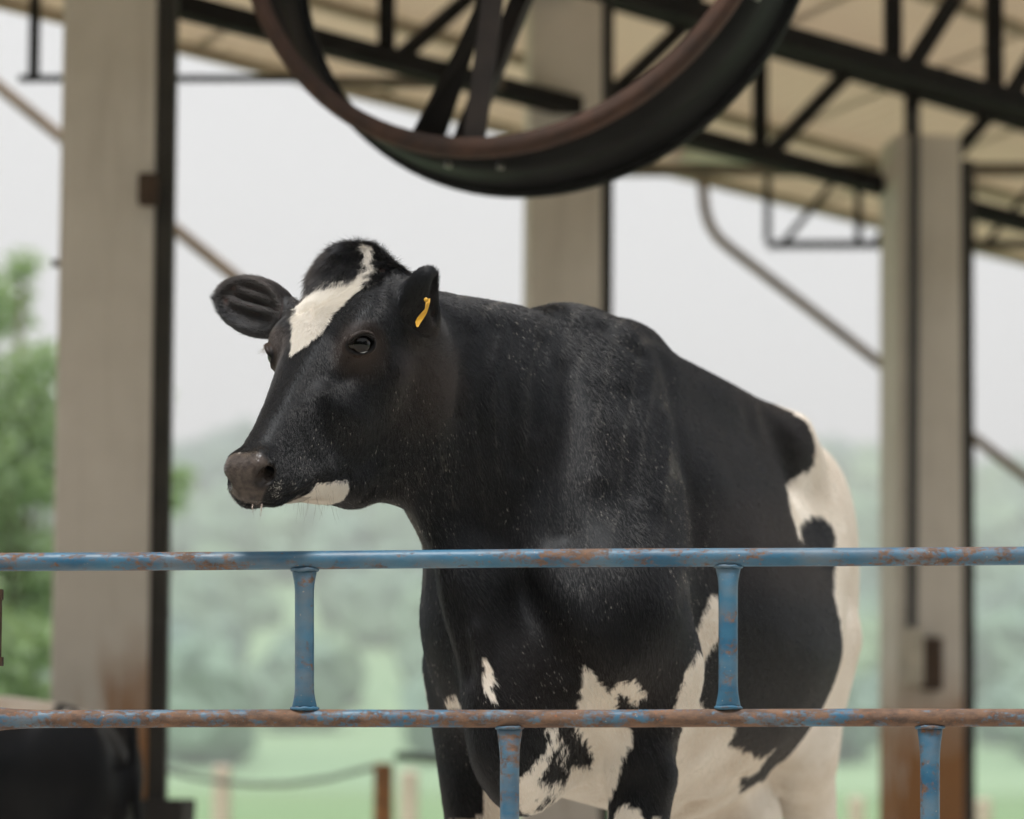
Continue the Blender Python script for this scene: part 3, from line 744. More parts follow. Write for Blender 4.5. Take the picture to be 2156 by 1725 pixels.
# ---------------------------------------------------------------- the cow's form
def cow_field():
    f=Field()
    # trunk
    f.loft(BO,BR,[
     # s    top   bot   hw   wl   ex
     (.02, 1.06, .70, .140,.45,2.1),
     (.10, 1.20, .60, .190,.45,2.1),
     (.20, 1.31, .56, .205,.42,2.1),
     (.32, 1.385,.545,.215,.42,2.0),
     (.45, 1.390,.53, .245,.42,1.8),
     (.60, 1.420,.51, .295,.38,1.55),
     (.80, 1.422,.49, .316,.35,1.5),
     (.98, 1.41,.51, .300,.36,1.5),
     (1.14,1.37, .58, .252,.46,1.8),
     (1.30,1.350, .70, .215,.58,2.4),
     (1.42,1.305, .80, .155,.6,2.4),
     (1.46,1.25, .86, .12,.6,2.4)],k=.05,round_=.08)
    for sd in(1,-1):
        o=0 if sd>0 else .085
        # shoulder blade, shoulder point, upper arm
        f.cone(B(.33,sd*.07,1.315),B(.20,sd*(.172-o),.93),.07,.085,k=.10,n=BL,sc=1.2)
        f.ell(B(.14,sd*(.165-o),.86),(.11,.085,.13),BR,k=.08)
        f.cone(B(.14,sd*(.172-o),.86),B(.27,sd*(.170-o*.6),.76),.085,.085,k=.06)
        # fore leg
        o*=-.1
        f.cone(B(.25,sd*(.172-o),.78),B(.22,sd*(.165-o-(.03 if sd<0 else 0)),.40),.078,.043,k=.06)
        f.cone(B(.22,sd*(.165-o),.41),B(.21,sd*(.16-o),.33),.046,.042,k=.02)
        f.cone(B(.21,sd*(.16-o),.33),B(.215,sd*(.155-o),.10),.033,.033,k=.02)
        f.cone(B(.215,sd*(.155-o),.10),B(.185,sd*(.155-o),.03),.038,.05,k=.02)
        # hip, thigh, hind leg
        f.cone(B(.45,sd*.085,1.325),B(1.08,sd*.118,1.293),.048,.05,k=.07)
        f.ell(B(1.06,sd*.150,1.255),(.085,.05,.046),BR,k=.09)
        f.ell(B(1.25,sd*.128,1.14),(.15,.063,.13),BR,k=.08)
        f.ell(B(1.43,sd*.085,1.17),(.06,.05,.07),BR,k=.07)
        f.ell(B(1.25,sd*.136,.97),(.16,.094,.27),BR,k=.045)
        f.cone(B(1.21,sd*.148,.88),B(1.18,sd*.132,.64),.112,.080,k=.03)
        f.cone(B(1.18,sd*.132,.66),B(1.36,sd*.112,.46),.080,.05,k=.04)
        f.cone(B(1.36,sd*.118,.47),B(1.34,sd*.118,.38),.048,.042,k=.02)
        f.cone(B(1.34,sd*.118,.38),B(1.29,sd*.118,.10),.036,.036,k=.02)
        f.cone(B(1.29,sd*.118,.10),B(1.25,sd*.118,.03),.038,.05,k=.02)
        f.ell(B(.96,sd*.315,1.165),(.10,.070,.11),BR,k=.10,mode='s')   # hollow of the flank
    # brisket, udder
    f.ell(B(.085,.012,.68),(.13,.086,.165),BR,k=.06)
    f.ell(B(1.08,0,.49),(.15,.125,.14),BR,k=.03)
    for sd in(1,-1): f.ell(B(.07,sd*.118+.006,.565),(.11,.024,.085),BR,k=.045,mode='s')   # hollow between brisket and leg
    # neck
    n0=at(1195,1025,4.42); n1=at(1010,905,4.22); n2=at(885,805,4.10)
    nl=V(.773,-.634,0)
    f.cone(n0,n1,.285,.205,k=.12,n=nl,sc=1.75,sc2=1.6)
    f.cone(n1,n2,.205,.155,k=.06,n=nl,sc=1.6,sc2=1.55)
    # dewlap from throat to brisket
    f.cone(at(930,1085,4.09),at(1000,1260,4.10),.05,.05,k=.07,n=nl,sc=1.6)
    f.cone(at(1000,1260,4.10),at(1075,1560,4.10),.05,.06,k=.08,n=nl,sc=1.5)
    f.cone(at(950,694,4.12),at(1075,712,4.25),.040,.044,k=.06)     # crest of the neck
    # withers
    f.ell(at(1190,703,4.37),(.07,.05,.035),BR,k=.06)
    f.ell(at(1318,728,4.52),(.07,.05,.035),BR,k=.05)
    # ------------------------------------------------ head
    f.loft(HO,HR,[
     (-.02,-.02,-.17,.065,.5,2.3),
     (.05,.018,-.255,.088,.58,2.5),
     (.12,.020,-.288,.100,.58,2.7),
     (.18,.012,-.280,.093,.58,2.8),
     (.25,.002,-.250,.073,.57,2.7),
     (.32,-.006,-.210,.058,.55,2.5),
     (.38,-.010,-.165,.049,.52,2.3),
     (.44,-.012,-.122,.046,.5,2.3),
     (.475,-.018,-.098,.044,.5,2.4),
     (.495,-.03,-.082,.036,.5,2.4)],k=.055,round_=.025)
    for sd in(1,-1):
        f.ell(H(.162,sd*.080,-.030),(.050,.028,.034),HR,k=.035)     # brow / orbit
        f.cone(H(.20,sd*.074,-.085),H(.30,sd*.054,-.090),.026,.018,k=.04)  # facial crest
        f.ell(H(.11,sd*.070,-.185),(.085,.034,.085),HR,k=.05)       # cheek muscle
        f.ell(H(.462,sd*.025,-.043),(.030,.021,.032),HR,k=.018)    # nostril wing
        f.ell(H(.445,sd*.026,-.080),(.050,.022,.030),HR,k=.02)        # upper lip
        f.ell(H(.02,sd*.062,-.022),(.020,.012,.018),HR,k=.02)         # horn bud
    f.ell(H(.47,0,-.058),(.028,.038,.040),HR,k=.02)                 # muzzle pad
    f.ell(H(.012,-.014,-.017),(.058,.062,.048),HR,k=.035)                 # poll
    f.ell(H(.40,0,-.127),(.044,.030,.018),HR,k=.010)                # chin
    # slack skin of the throat
    f.cone(H(.34,0,-.180),H(.28,0,-.232),.027,.030,k=.05)
    f.cone(H(.28,0,-.232),H(.20,0,-.270),.030,.045,k=.05)
    f.cone(H(.20,0,-.270),at(905,1000,4.09),.045,.05,k=.05)
    # far ear
    eb=H(.095,-.08,-.055); et=H(.055,-.25,-.0); ea=nrm(et-eb); nn=nrm(V(.15,-.9,-.2)-ea*(V(.15,-.9,-.2)@ea)); ew=np.cross(nn,ea)
    RE=np.stack([ea,ew,nn],1); ec=H(.072,-.183,-.010)
    f.cone(eb,ec-ea*.03,.030,.028,k=.03)
    f.ell(ec,(.084,.049,.022),RE,k=.02)
    f.ell(ec+nn*.019+ea*.008,(.072,.040,.022),RE,k=.008,mode='s')
    f.cone(ec-ea*.05+nn*.004,ec+ea*.045+nn*.003+ew*.005,.006,.003,k=.012)
    f.cone(ec-ea*.05+nn*.004-ew*.02,ec+ea*.035+nn*.003-ew*.018,.006,.003,k=.012)
    f.cone(H(.06,.070,-.12),H(.165,.060,-.262),.046,.042,k=.05)       # behind the cheek
    f.ell(H(.085,.078,-.065),(.075,.032,.060),HR,k=.05)              # temple
    for sd in(1,-1):
        f.cone(H(.44,sd*.030,-.083),H(.372,sd*.036,-.138),.020,.016,k=.02)   # lip towards the mouth corner
        f.cone(H(.41,sd*.012,-.128),H(.31,sd*.026,-.205),.022,.030,k=.012)   # under jaw
    EARS.append((ec,RE,(.074,.042)))
    # near ear, pricked and rolled
    nc=at(886,640,3.93); na=nrm(V(.22,-.28,.9)); ng=V(.97,-.24,0); ng=nrm(ng-na*(ng@na)); nw=np.cross(ng,na)
    RN=np.stack([na,nw,ng],1); EARS.append((nc+ng*.012,RN,(.044,.030))); NEAR_EAR[:]=nc
    f.cone(H(.06,.08,-.06),nc-na*.02-ng*.01,.034,.028,k=.03)
    f.ell(nc,(.058,.040,.034),RN,k=.02)
    f.ell(nc-na*.025-ng*.004,(.040,.036,.034),RN,k=.02)
    f.ell(nc+ng*.028+na*.010,(.044,.027,.034),RN,k=.014,mode='s')
    # eyes: socket, lids
    for sd,E,n in((1,EYE_L,EYE_LN),(-1,EYE_R,EYE_RN)):
        e1=nrm(EYE_LN*0+V(.95,0,.20)) if sd>0 else None
        if sd>0:
            hx=np.array([e1@HF,e1@HL,e1@HD])
        else: e1=HF*hx[0]-HL*hx[1]+HD*hx[2]
        e1=nrm(e1-n*(e1@n)); e2=np.cross(n,e1)
        if e2[2]<0: e2=-e2
        R=np.stack([e1,e2,n],1)
        f.ell(E+n*.006,(.0250,.0162,.022),R,k=.003,mode='s')
        a=np.linspace(-1.3,1.3,8)
        up=[E+e1*(.0238*math.sin(t))+e2*(.0178*math.cos(t))+n*(.0065*math.cos(t)-.001) for t in a]
        lo=[E+e1*(.0238*math.sin(t))-e2*(.0170*math.cos(t))+n*(.000*math.cos(t)-.001) for t in a]
        for p,q in zip(up[:-1],up[1:]): f.cone(p,q,.0034,.0034,k=.006)
        for p,q in zip(lo[:-1],lo[1:]): f.cone(p,q,.0022,.0022,k=.007)
        f.ridge([E+e1*(.030*math.sin(t))+e2*(.0245*math.cos(t)) for t in a],.006,-.0035)
        f.ridge([E+e1*(.034*math.sin(t))-e2*(.028*math.cos(t)) for t in a],.010,-.003)
        EYES.append((E,n,e1,e2))
    # nostrils
    for sd in(1,-1):
        a,b,c=[HO+HF*u+HL*(v*sd)+HD*w for u,v,w in NOS]
        i=nrm(-HF*.7-HL*sd*.35-HD*.2)
        f.cone(a,b,.0055,.0085,k=.005,mode='s'); f.cone(b,c,.0125,.0105,k=.005,mode='s'); f.cone(b,b+i*.04,.012,.007,k=.004,mode='s')
    for pts,rad,amt in RIDGES: f.ridge(pts,rad,amt)
    for c,rad,amt in BUMPS: f.bump(c,rad,amt)
    return f

def grids(fine=.0028,coarse=.008):
    X=axis([(-.62,-.5,coarse),(-.5,-.13,fine),(-.13,.0,.0045),(.0,1.12,coarse)])
    Y=axis([(3.55,4.03,fine),(4.03,4.25,.005),(4.25,5.9,coarse)])
    Z=axis([(-.04,.93,coarse),(.93,1.50,fine),(1.50,1.56,coarse)])
    return X,Y,Z

# ------------------------------------------------------------------ coat pattern, in the cow's own coordinates
def in_poly(x, y, poly):
    poly = np.asarray(poly, float); r = np.zeros(len(x), bool); j = len(poly) - 1
    for i in range(len(poly)):
        xi, yi = poly[i]; xj, yj = poly[j]
        c = ((yi > y) != (yj > y)) & (x < (xj - xi)*(y - yi)/(yj - yi + 1e-12) + xi); r ^= c; j = i
    return r
PAT_SIDE = [(.40,.92),(.43,.905),(.437,.838),(.41,.805),(.385,.775),(.38,.75),(.40,.725),(.45,.71),(.50,.70),(.56,.685),(.587,.676),(.595,.651),(.625,.641),(.69,.634),(.759,.622),(.791,.640),(.789,.628),(.807,.597),(.774,.577),(.788,.566),(.86,.55),(1.0,.52),(1.2,.50),(1.2,.2),(.3,.2),(.3,.62),(.25,.66),(.205,.70),(.203,.77),(.23,.795),(.27,.805),(.33,.82),(.37,.85)]
PAT_REAR = [(.99,1.45),(1.03,1.322),(1.05,1.287),(1.06,1.257),(1.05,1.227),(1.01,1.203),(.95,1.17),(.86,1.10),(.819,1.052),(.881,1.067),(.977,1.109),(1.075,1.128),(1.118,1.114),(1.12,1.082),(1.095,1.061),(1.052,1.018),(1.0,.982),(.97,.95),(.99,.90),(1.0,.8),(1.0,.7),(1.05,.55),(1.0,.4),(1.0,-.1),(1.8,-.1),(1.8,1.5)]
PAT_FRONT = [[(.142,.769),(.16,.762),(.161,.74),(.172,.726),(.194,.74),(.214,.752),(.216,.731),(.206,.716),(.19,.703),(.192,.716),(.183,.722),(.166,.695),(.165,.68),(.18,.66),(.178,.638),(.161,.615),(.147,.592),(.135,.561),(.121,.542),(.11,.46),(.05,.46),(.068,.553),(.08,.572),(.097,.598),(.103,.636),(.107,.664),(.118,.69),(.13,.732),(.136,.751)],
 [(.007,.777),(.016,.774),(.022,.752),(.026,.729),(.031,.707),(.028,.70),(.017,.714),(.007,.744)],
 [(-.142,.716),(-.10,.722),(-.085,.70),(-.15,.70)],
 [(.089,.67),(.095,.665),(.095,.639),(.085,.605),(.074,.579),(.071,.568),(.08,.576),(.068,.553),(.047,.53),(.033,.51),(.02,.50),(.026,.527),(.053,.579),(.071,.598),(.086,.624),(.091,.646)],
 [(-.08,.575),(-.10,.56),(-.108,.524),(-.14,.505),(-.2,.5),(-.2,.3),(-.07,.3)],
 [(.147,.531),(.166,.537),(.186,.528),(.20,.51),(.26,.50),(.26,.3),(.10,.3),(.13,.5)]]
PAT_BLAZE = [(.075,-.060),(.071,-.028),(.069,.003),(.063,.032),(.047,.042),(.036,.040),(.035,.050),(.053,.058),(.084,.061),(.104,.057),(.127,.042),(.151,.030),(.184,.025),(.204,.019),(.218,.003),(.236,-.014),(.231,-.020),(.196,-.029),(.151,-.046),(.11,-.072),(.09,-.082),(.08,-.075)]
PAT_CHIN = [(.440,-.128),(.416,-.137),(.402,-.129),(.374,-.154),(.343,-.176),(.355,-.205),(.365,-.24),(.45,-.16)]
PAT_NOSE = [(.449,-.013),(.468,-.024),(.487,-.034),(.482,-.018),(.462,-.008)]
PAT_POLL = [(-.02,.012),(.0,.022),(.02,.034),(.047,.050),(.045,.060),(.02,.045),(-.002,.032),(-.02,.022)]
def sinnoise(P, sc, seed):
    r = np.random.default_rng(seed); o = np.zeros(len(P))
    for k in range(7):
        d = r.normal(size=3); d /= np.linalg.norm(d); o += np.sin(P @ d*sc*r.uniform(.6, 1.8) + r.uniform(0, 6.3))
    return o/7
def coat(P, N):
    """white (0/1), bare muzzle skin (0..1) and brown tinge (0..1) for points P with normals N on the cow"""
    q = P - BO; s = -(q @ BF); l = q @ BL; z = q[:, 2]
    h = P - HO; u = h @ HF; v = h @ HL; w = h @ HD
    j1 = sinnoise(P, 190, 1)*.008 + sinnoise(P, 420, 2)*.005; j2 = sinnoise(P, 190, 3)*.008 + sinnoise(P, 420, 4)*.005
    head = (u > -.06) & (w > -.27) & (np.abs(v) < .13) & (P[:, 1] < 4.1) & (z > .98)
    body = ~head
    wh = np.zeros(len(P), bool)
    wh |= body & (np.abs(l) > .05) & (s > .2) & in_poly(s + j1, z + j2, PAT_SIDE)
    wh |= body & (s > .25) & in_poly(s + j1, z + j2, PAT_REAR)
    fr = body & (s < .3) & (z < .95) & (z > -.1)
    for p in PAT_FRONT: wh |= fr & in_poly(l + j1*.6, z + j2*.6, p)
    wh |= body & (z < .60) & (s > .12) & (s < .4) & (np.abs(l) < .12)           # between the fore legs
    wh |= body & (z < .58) & (s > .33) & ~((np.abs(l) > .12) & (s < .3)) & ~in_poly(s + j1, z + j2, [(.6,.64),(.9,.66),(.95,.60),(.86,.555),(.79,.57),(.78,.60),(.7,.60)])
    wh |= body & (z < .46)
    hj = .35
    dors = head & (w > -.10) & (N @ HD > -.2)
    wh |= dors & in_poly(u + j1*hj, v + j2*hj, PAT_BLAZE)
    wh |= dors & in_poly(u + j1*hj, v + j2*hj, PAT_NOSE)
    wh |= dors & in_poly(u + j1*hj, v + j2*hj, PAT_POLL)
    wh |= head & (np.abs(v) < .07) & in_poly(u + j1*hj, w + j2*hj, PAT_CHIN)
    av = np.abs(v)
    skin = np.clip((u - (.449 + .5*np.clip(av - .022, 0, 1)))/.008, 0, 1)*np.clip((w + .094 - 1.0*av)/.008, 0, 1)*head
    lip = head & (u > .40) & (w < -.095) & (w > -.15) & (u < .47)
    skin = np.maximum(skin, np.where(lip & (av < .03), .6, 0))
    brown = .8*np.clip(1.2 - np.sqrt(((P - EYE_L + V(0, 0, .008))**2).sum(1))/.05, 0, 1) + .8*np.clip(1.2 - np.sqrt(((P - EYE_R)**2).sum(1))/.05, 0, 1)
    brown += .38*np.clip(1 - np.sqrt((((h - (HF*.13 + HL*.11 - HD*.16)))**2).sum(1))/.11, 0, 1)
    brown += .12*np.clip(sinnoise(P, 11, 9)*1.6, 0, 1)
    ear_in = np.zeros(len(P))
    return wh, skin, np.clip(brown, 0, 1)

SCAB = (.033, .068, .005)
# ------------------------------------------------------------------ the cow's body
field = cow_field()
P, Q = polygonise(field, *grids())
fn_ = np.cross(P[Q[:, 2]] - P[Q[:, 0]], P[Q[:, 3]] - P[Q[:, 1]]); G = np.zeros_like(P)
for k in range(4): np.add.at(G, Q[:, k], fn_)
NRM = G/np.maximum(np.linalg.norm(G, axis=1), 1e-12)[:, None]
WH, SKIN, BROWN = coat(P, NRM)
NOSTRIL = np.zeros(len(P))
for sd in (1, -1):
    for a in NOS[1:]:
        c = HO + HF*a[0] + HL*a[1]*sd + HD*a[2]; NOSTRIL = np.maximum(NOSTRIL, np.clip(1.25 - np.sqrt(((P - c)**2).sum(1))/.015, 0, 1))
def lid(P, k):
    E, n, e1, e2 = EYES[k]; q = P - E; return np.sqrt((q @ e1/.0235)**2 + (q @ e2/.0155)**2) + np.abs(q @ n)*8
LIDD = np.minimum(lid(P, 0), lid(P, 1)); EYEM = np.clip((1.22 - LIDD)*6, 0, 1)
def ear_inner(P, N):
    o = np.zeros(len(P))
    for c, R, rr in EARS:
        q = (P - c) @ R; g = ((q[:, 0]/rr[0])**2 + (q[:, 1]/rr[1])**2)
        o = np.maximum(o, np.clip((1.0 - g)*3, 0, 1)*np.clip((N @ R[:, 2])*2, 0, 1)*(np.abs(q[:, 2]) < .03))
    return o
EARI = ear_inner(P, NRM)
scab = np.sqrt(((P - H(*SCAB))**2).sum(1)); EARI = np.maximum(EARI, 2.2*np.clip(1.3 - scab/.006, 0, 1)); SKIN = np.maximum(SKIN, np.clip(1.4 - scab/.008, 0, 1)*.6)
def cow_material():
    n = Nt('cow_coat')
    A = lambda nm: n.new('ShaderNodeAttribute', attribute_name=nm).outputs['Fac']
    co = n.coord()
    blk = n.mix(n.ramp(n.noise(co, 14, 5), [(.4, 0.), (.7, 1.)]), (.0025, .0025, .003), (.006, .0055, .0062))
    blk = n.mix(A('brown'), blk, (.050, .034, .027))
    wht = n.mix(n.ramp(n.noise(co, 9, 5), [(.4, 0.), (.72, 1.)]), (.86, .80, .73), (.76, .68, .58))
    wht = n.mix(n.ramp(n.noise(co, 4.2, 5, .6), [(.46, 0.), (.70, .75)]), wht, (.46, .35, .25))
    c = n.mix(A('white'), blk, wht)
    skin = n.mix(n.ramp(n.noise(co, 60, 4), [(.35, 0.), (.68, 1.)]), (.036, .029, .026), (.105, .084, .073))
    c = n.mix(A('skin'), c, skin)
    c = n.mix(A('ear'), c, (.085, .050, .042))
    c = n.mix(A('dark'), c, (.006, .005, .005))
    n.set(Base_Color=c, Roughness=n.mix(A('skin'), (.50,)*3, (.24,)*3), Specular_IOR_Level=.18, Specular_Tint=(.86, .92, 1))
    vor = n.new('ShaderNodeTexVoronoi'); vor.inputs['Scale'].default_value = 270; n.link(co, vor.inputs['Vector'])
    hgt = n.mix(A('skin'), n.math('MULTIPLY', n.noise(n.mapped(co, (1, 1, .22)), 300, 4, .7), .3), vor.outputs['Distance'])
    n.bump(hgt, .45, .0014)
    return n.m
def smooth_mesh(name, P, Q, mat, attrs):
    me = bpy.data.meshes.new(name)
    me.vertices.add(len(P)); me.vertices.foreach_set('co', P.astype(np.float32).ravel())
    me.loops.add(len(Q)*4); me.loops.foreach_set('vertex_index', Q.astype(np.int32).ravel())
    me.polygons.add(len(Q)); me.polygons.foreach_set('loop_start', np.arange(0, len(Q)*4, 4, dtype=np.int32))
    me.polygons.foreach_set('use_smooth', np.ones(len(Q), bool))
    me.update(calc_edges=True); me.validate()
    for k, a in attrs.items():
        at_ = me.attributes.new(k, 'FLOAT', 'POINT'); at_.data.foreach_set('value', np.asarray(a, np.float32))
    me.materials.append(mat); return me
cow = add('dairy_cow', smooth_mesh('dairy_cow', P, Q, cow_material(), dict(white=WH.astype(float), skin=SKIN, brown=BROWN, ear=np.minimum(EARI*.8, 1), dark=np.maximum(NOSTRIL, EYEM))))
tag(cow, 'black and white dairy cow looking over the blue railing, white blaze on its forehead', 'cow')

# eyes
def eye_mat():
    n = Nt('cow_eye'); co = n.coord(); z = n.sep(n.new('ShaderNodeVectorMath', operation='NORMALIZE').outputs[0])
    vm = [x for x in n.n if x.type == 'VECT_MATH'][0]; n.link(co, vm.inputs[0])
    c = n.ramp(z[2], [(.0, (.02, .014, .012)), (.45, (.012, .008, .006)), (.88, (.002, .002, .003))])
    white_ = n.ramp(n.math('MULTIPLY', z[1], -1.0), [(.74, 0.), (.80, 1.)])
    c = n.mix(white_, c, (.50, .52, .57))
    n.set(Base_Color=c, Roughness=.03, Specular_IOR_Level=.32); return n.m
em = eye_mat()
eb = Mb().ball((0, 0, 0), .0203, 4).mesh('eye', em, True)
for E_, n_, e1_, e2_ in EYES[:2]:
    o = bpy.data.objects.new('eye', eb); COL.objects.link(o); o.parent = cow
    gz_ = nrm(n_ + .20*e2_); gx_ = nrm(e1_ - gz_*(e1_ @ gz_)); gy_ = np.cross(gz_, gx_)
    if gy_[2] < 0: gx_, gy_ = -gx_, -gy_
    m = np.eye(4); m[:3, 0] = gx_; m[:3, 1] = gy_; m[:3, 2] = gz_; m[:3, 3] = E_ - n_*.0126
    o.matrix_world = Matrix(m.tolist())

# ------------------------------------------------------------------ fur: short strands lying along the skin
def grow(nm, roots, dirs, length, radius, white, brown, pts=4, curl=.25, parent=cow, mat=None, light=None):
    n = len(roots); hc = bpy.data.hair_curves.new(nm); hc.add_curves([pts]*n)
    t = np.linspace(0, 1, pts)
    pos = np.empty((n, pts, 3))
    d0, d1, nn = dirs
    for i, a in enumerate(t):
        pos[:, i] = roots + d0*(length*a)[:, None] + d1*(length*curl*a*a)[:, None] - nn*.0008
    hc.attributes['position'].data.foreach_set('vector', pos.astype(np.float32).ravel())
    r = hc.attributes.new('radius', 'FLOAT', 'POINT') if 'radius' not in hc.attributes else hc.attributes['radius']
    rr = radius[:, None]*np.array([1, .95, .75, .25] if pts == 4 else np.linspace(1, .2, pts))[None]
    r.data.foreach_set('value', rr.astype(np.float32).ravel())
    for k, v in (('white', white), ('brown', brown), ('light', light if light is not None else np.zeros(n))):
        a_ = hc.attributes.new(k, 'FLOAT', 'CURVE'); a_.data.foreach_set('value', np.asarray(v, np.float32))
    hc.materials.append(mat)
    o = add(nm, hc, parent); tag(o, kind='stuff'); return o
def fur_mat():
    n = Nt('cow_fur'); A = lambda nm: n.new('ShaderNodeAttribute', attribute_name=nm).outputs['Fac']
    rnd = n.new('ShaderNodeHairInfo').outputs['Random']
    blk = n.mix(rnd, (.0008, .0010, .0016), (.0026, .0028, .0036)); blk = n.mix(A('brown'), blk, (.060, .040, .030))
    wht = n.mix(rnd, (.94, .91, .86), (.86, .80, .71))
    c = n.mix(A('white'), blk, wht); c = n.mix(A('light'), c, (.40, .37, .33))
    n.set(Base_Color=c, Roughness=.45, Specular_IOR_Level=.3)
    hb = n.new('ShaderNodeBsdfHairPrincipled'); hb.parametrization = 'COLOR'
    n.link(c, hb.inputs['Color']); hb.inputs['Roughness'].default_value = .21; hb.inputs['Radial Roughness'].default_value = .45; hb.inputs['Coat'].default_value = 0; hb.inputs['IOR'].default_value = 1.52
    ms = n.new('ShaderNodeMixShader'); n.link(n.math('MAXIMUM', A('white'), A('light')), ms.inputs[0])
    n.link(hb.outputs[0], ms.inputs[1]); n.link(n.b.outputs[0], ms.inputs[2]); n.link(ms.outputs[0], n.out.inputs[0])
    return n.m
FUR = fur_mat()
tri = np.concatenate([Q[:, [0, 1, 2]], Q[:, [0, 2, 3]]])
A3 = P[tri]; area = np.linalg.norm(np.cross(A3[:, 1] - A3[:, 0], A3[:, 2] - A3[:, 0]), axis=1)/2
ctr = A3.mean(1); cq = ctr - BO; cs_ = -(cq @ BF); ch = ctr - HO; cu, cv, cw = ch @ HF, ch @ HL, ch @ HD
tn = NRM[tri[:, 0]]
headm = (cu > -.08) & (cw > -.26) & (ctr[:, 1] < 4.12) & (np.abs(cv) < .30)
facing = (tn @ (CAM_P - V(.25, 4.2, 1.0)*1.0)/4.2)
s1 = lambda x, a, b: (lambda t: t*t*(3 - 2*t))(np.clip((x - a)/(b - a), 0, 1))
hm1 = s1(cw, -.30, -.18)*s1(-ctr[:, 1], -4.16, -4.0)*s1(cu, -.10, -.04)*(np.abs(cv) < .30)
wt = 2.6 - .7*s1(cs_, .3, .9) + 5.4*hm1
wt *= np.where(ctr[:, 2] < .42, .3, 1)*(1 + 2.2*(WH[tri[:, 0]] & headm) + 1.0*(headm & (cu < .075) & (np.abs(cv) < .08)) + 1.0*(np.abs(cv) > .115)*headm)
bare = (SKIN[tri[:, 0]] > .3) | (NOSTRIL[tri[:, 0]] > .2) | (LIDD[tri[:, 0]] < 1.35)
wt = np.where(bare, 0, wt)
N_FUR = 560000
pk = RNG.choice(len(tri), N_FUR, p=(wt*area)/np.sum(wt*area))
b1 = RNG.random((N_FUR, 2)); fl_ = b1.sum(1) > 1; b1[fl_] = 1 - b1[fl_]
ROOT = A3[pk, 0] + (A3[pk, 1] - A3[pk, 0])*b1[:, :1] + (A3[pk, 2] - A3[pk, 0])*b1[:, 1:]
RN_ = NRM[tri[pk, 0]]*(1 - b1.sum(1))[:, None] + NRM[tri[pk, 1]]*b1[:, :1] + NRM[tri[pk, 2]]*b1[:, 1:]; RN_ /= np.linalg.norm(RN_, axis=1)[:, None]
q_ = ROOT - BO; s_, l_, z_ = -(q_ @ BF), q_ @ BL, q_[:, 2]; h_ = ROOT - HO; u_, v_, w_ = h_ @ HF, h_ @ HL, h_ @ HD
hd = headm[pk]
sst = lambda x, a, b: (lambda t: t*t*(3 - 2*t))(np.clip((x - a)/(b - a), 0, 1))[:, None]
k_ = sst(s_, .05, .55)
flow = (-BF*.15 + V(.25, .05, -.95))*(1 - k_) + (-BF*.55 + V(0, 0, -.85))*k_
vs = np.tanh(v_/.03)[:, None]
k_ = sst(u_ + .02*sinnoise(ROOT, 60, 13), .09, .21)
face = (-HF*.7 + HL*vs*.55)*(1 - k_) + (HF*.9 + HL*vs*.35 - HD*.15)*k_ + HL*.35
k_ = sst(np.abs(v_), .05, .09)*sst(u_, .05, .14)
face = face*(1 - k_) + (HF*.55 - HD*.80)*k_
k_ = sst(w_, -.26, -.12)*sst(-ROOT[:, 1], -4.10, -3.98)*sst(u_, -.09, -.03)
flow = flow*(1 - k_) + face*k_
earm = hd & ((v_ < -.112) & (u_ < .16) | (np.sqrt(((ROOT - NEAR_EAR)**2).sum(1)) < .058))
flow = np.where((earm & (v_ < 0))[:, None], -HL*1.0 + HD*.25, flow)
flow = np.where((earm & (v_ > 0))[:, None], V(.35, -.1, .95), flow)
flow = flow + sinnoise(ROOT, 12, 11)[:, None]*V(.2, .12, .1) + RNG.normal(size=(N_FUR, 3))*.08
pollm = hd & (u_ < .075) & (np.abs(v_) < .078) & (w_ > -.06)
tuft = np.stack([sinnoise(ROOT, 150, 21), sinnoise(ROOT, 150, 22), sinnoise(ROOT, 150, 23)], 1)
flow = np.where(pollm[:, None], HF*.75 + HL*vs*.25 + tuft*1.1, flow)
flow = np.where((in_poly(u_, v_, PAT_BLAZE) & hd & (w_ > -.06))[:, None], flow + tuft*.45, flow)
flow = flow - RN_*(flow*RN_).sum(1)[:, None]; flow /= np.linalg.norm(flow, axis=1)[:, None] + 1e-9
hk_ = np.clip(hm1[pk], 0, 1)
L_ = (.0125 - .0040*hk_)*RNG.uniform(.7, 1.3, N_FUR)
blz = in_poly(u_, v_, PAT_BLAZE) & hd & (w_ > -.06)
L_ = np.where(blz, L_*1.55, L_); L_ = np.where(earm, L_*1.5, L_)
L_ = np.where(pollm & ~blz, L_*3.0, L_)
near_eye = np.minimum(np.sqrt(((ROOT - EYE_L)**2).sum(1)), np.sqrt(((ROOT - EYE_R)**2).sum(1)))
L_ = np.where(near_eye < .045, L_*.65, L_); L_ = np.where(hd & (u_ > .36), L_*.75, L_)
lift = .14 + .12*hk_ + np.where(pollm, .18 + .25*sinnoise(ROOT, 120, 25), 0) + np.where(blz, .10 + .06*sinnoise(ROOT, 140, 26), 0) + RNG.uniform(0, .15, N_FUR)
wh_, sk_, br_ = coat(ROOT, RN_)
d0 = flow + RN_*lift[:, None]; d0 /= np.linalg.norm(d0, axis=1)[:, None]
d1 = -RN_*(lift*.9)[:, None] + RNG.normal(size=(N_FUR, 3))*.12
d1 = np.where(pollm[:, None], d1*.4 + RNG.normal(size=(N_FUR, 3))*.35 + V(0, 0, -.5), d1)
R_ = (.00023 - .00004*hk_)*RNG.uniform(.7, 1.25, N_FUR)
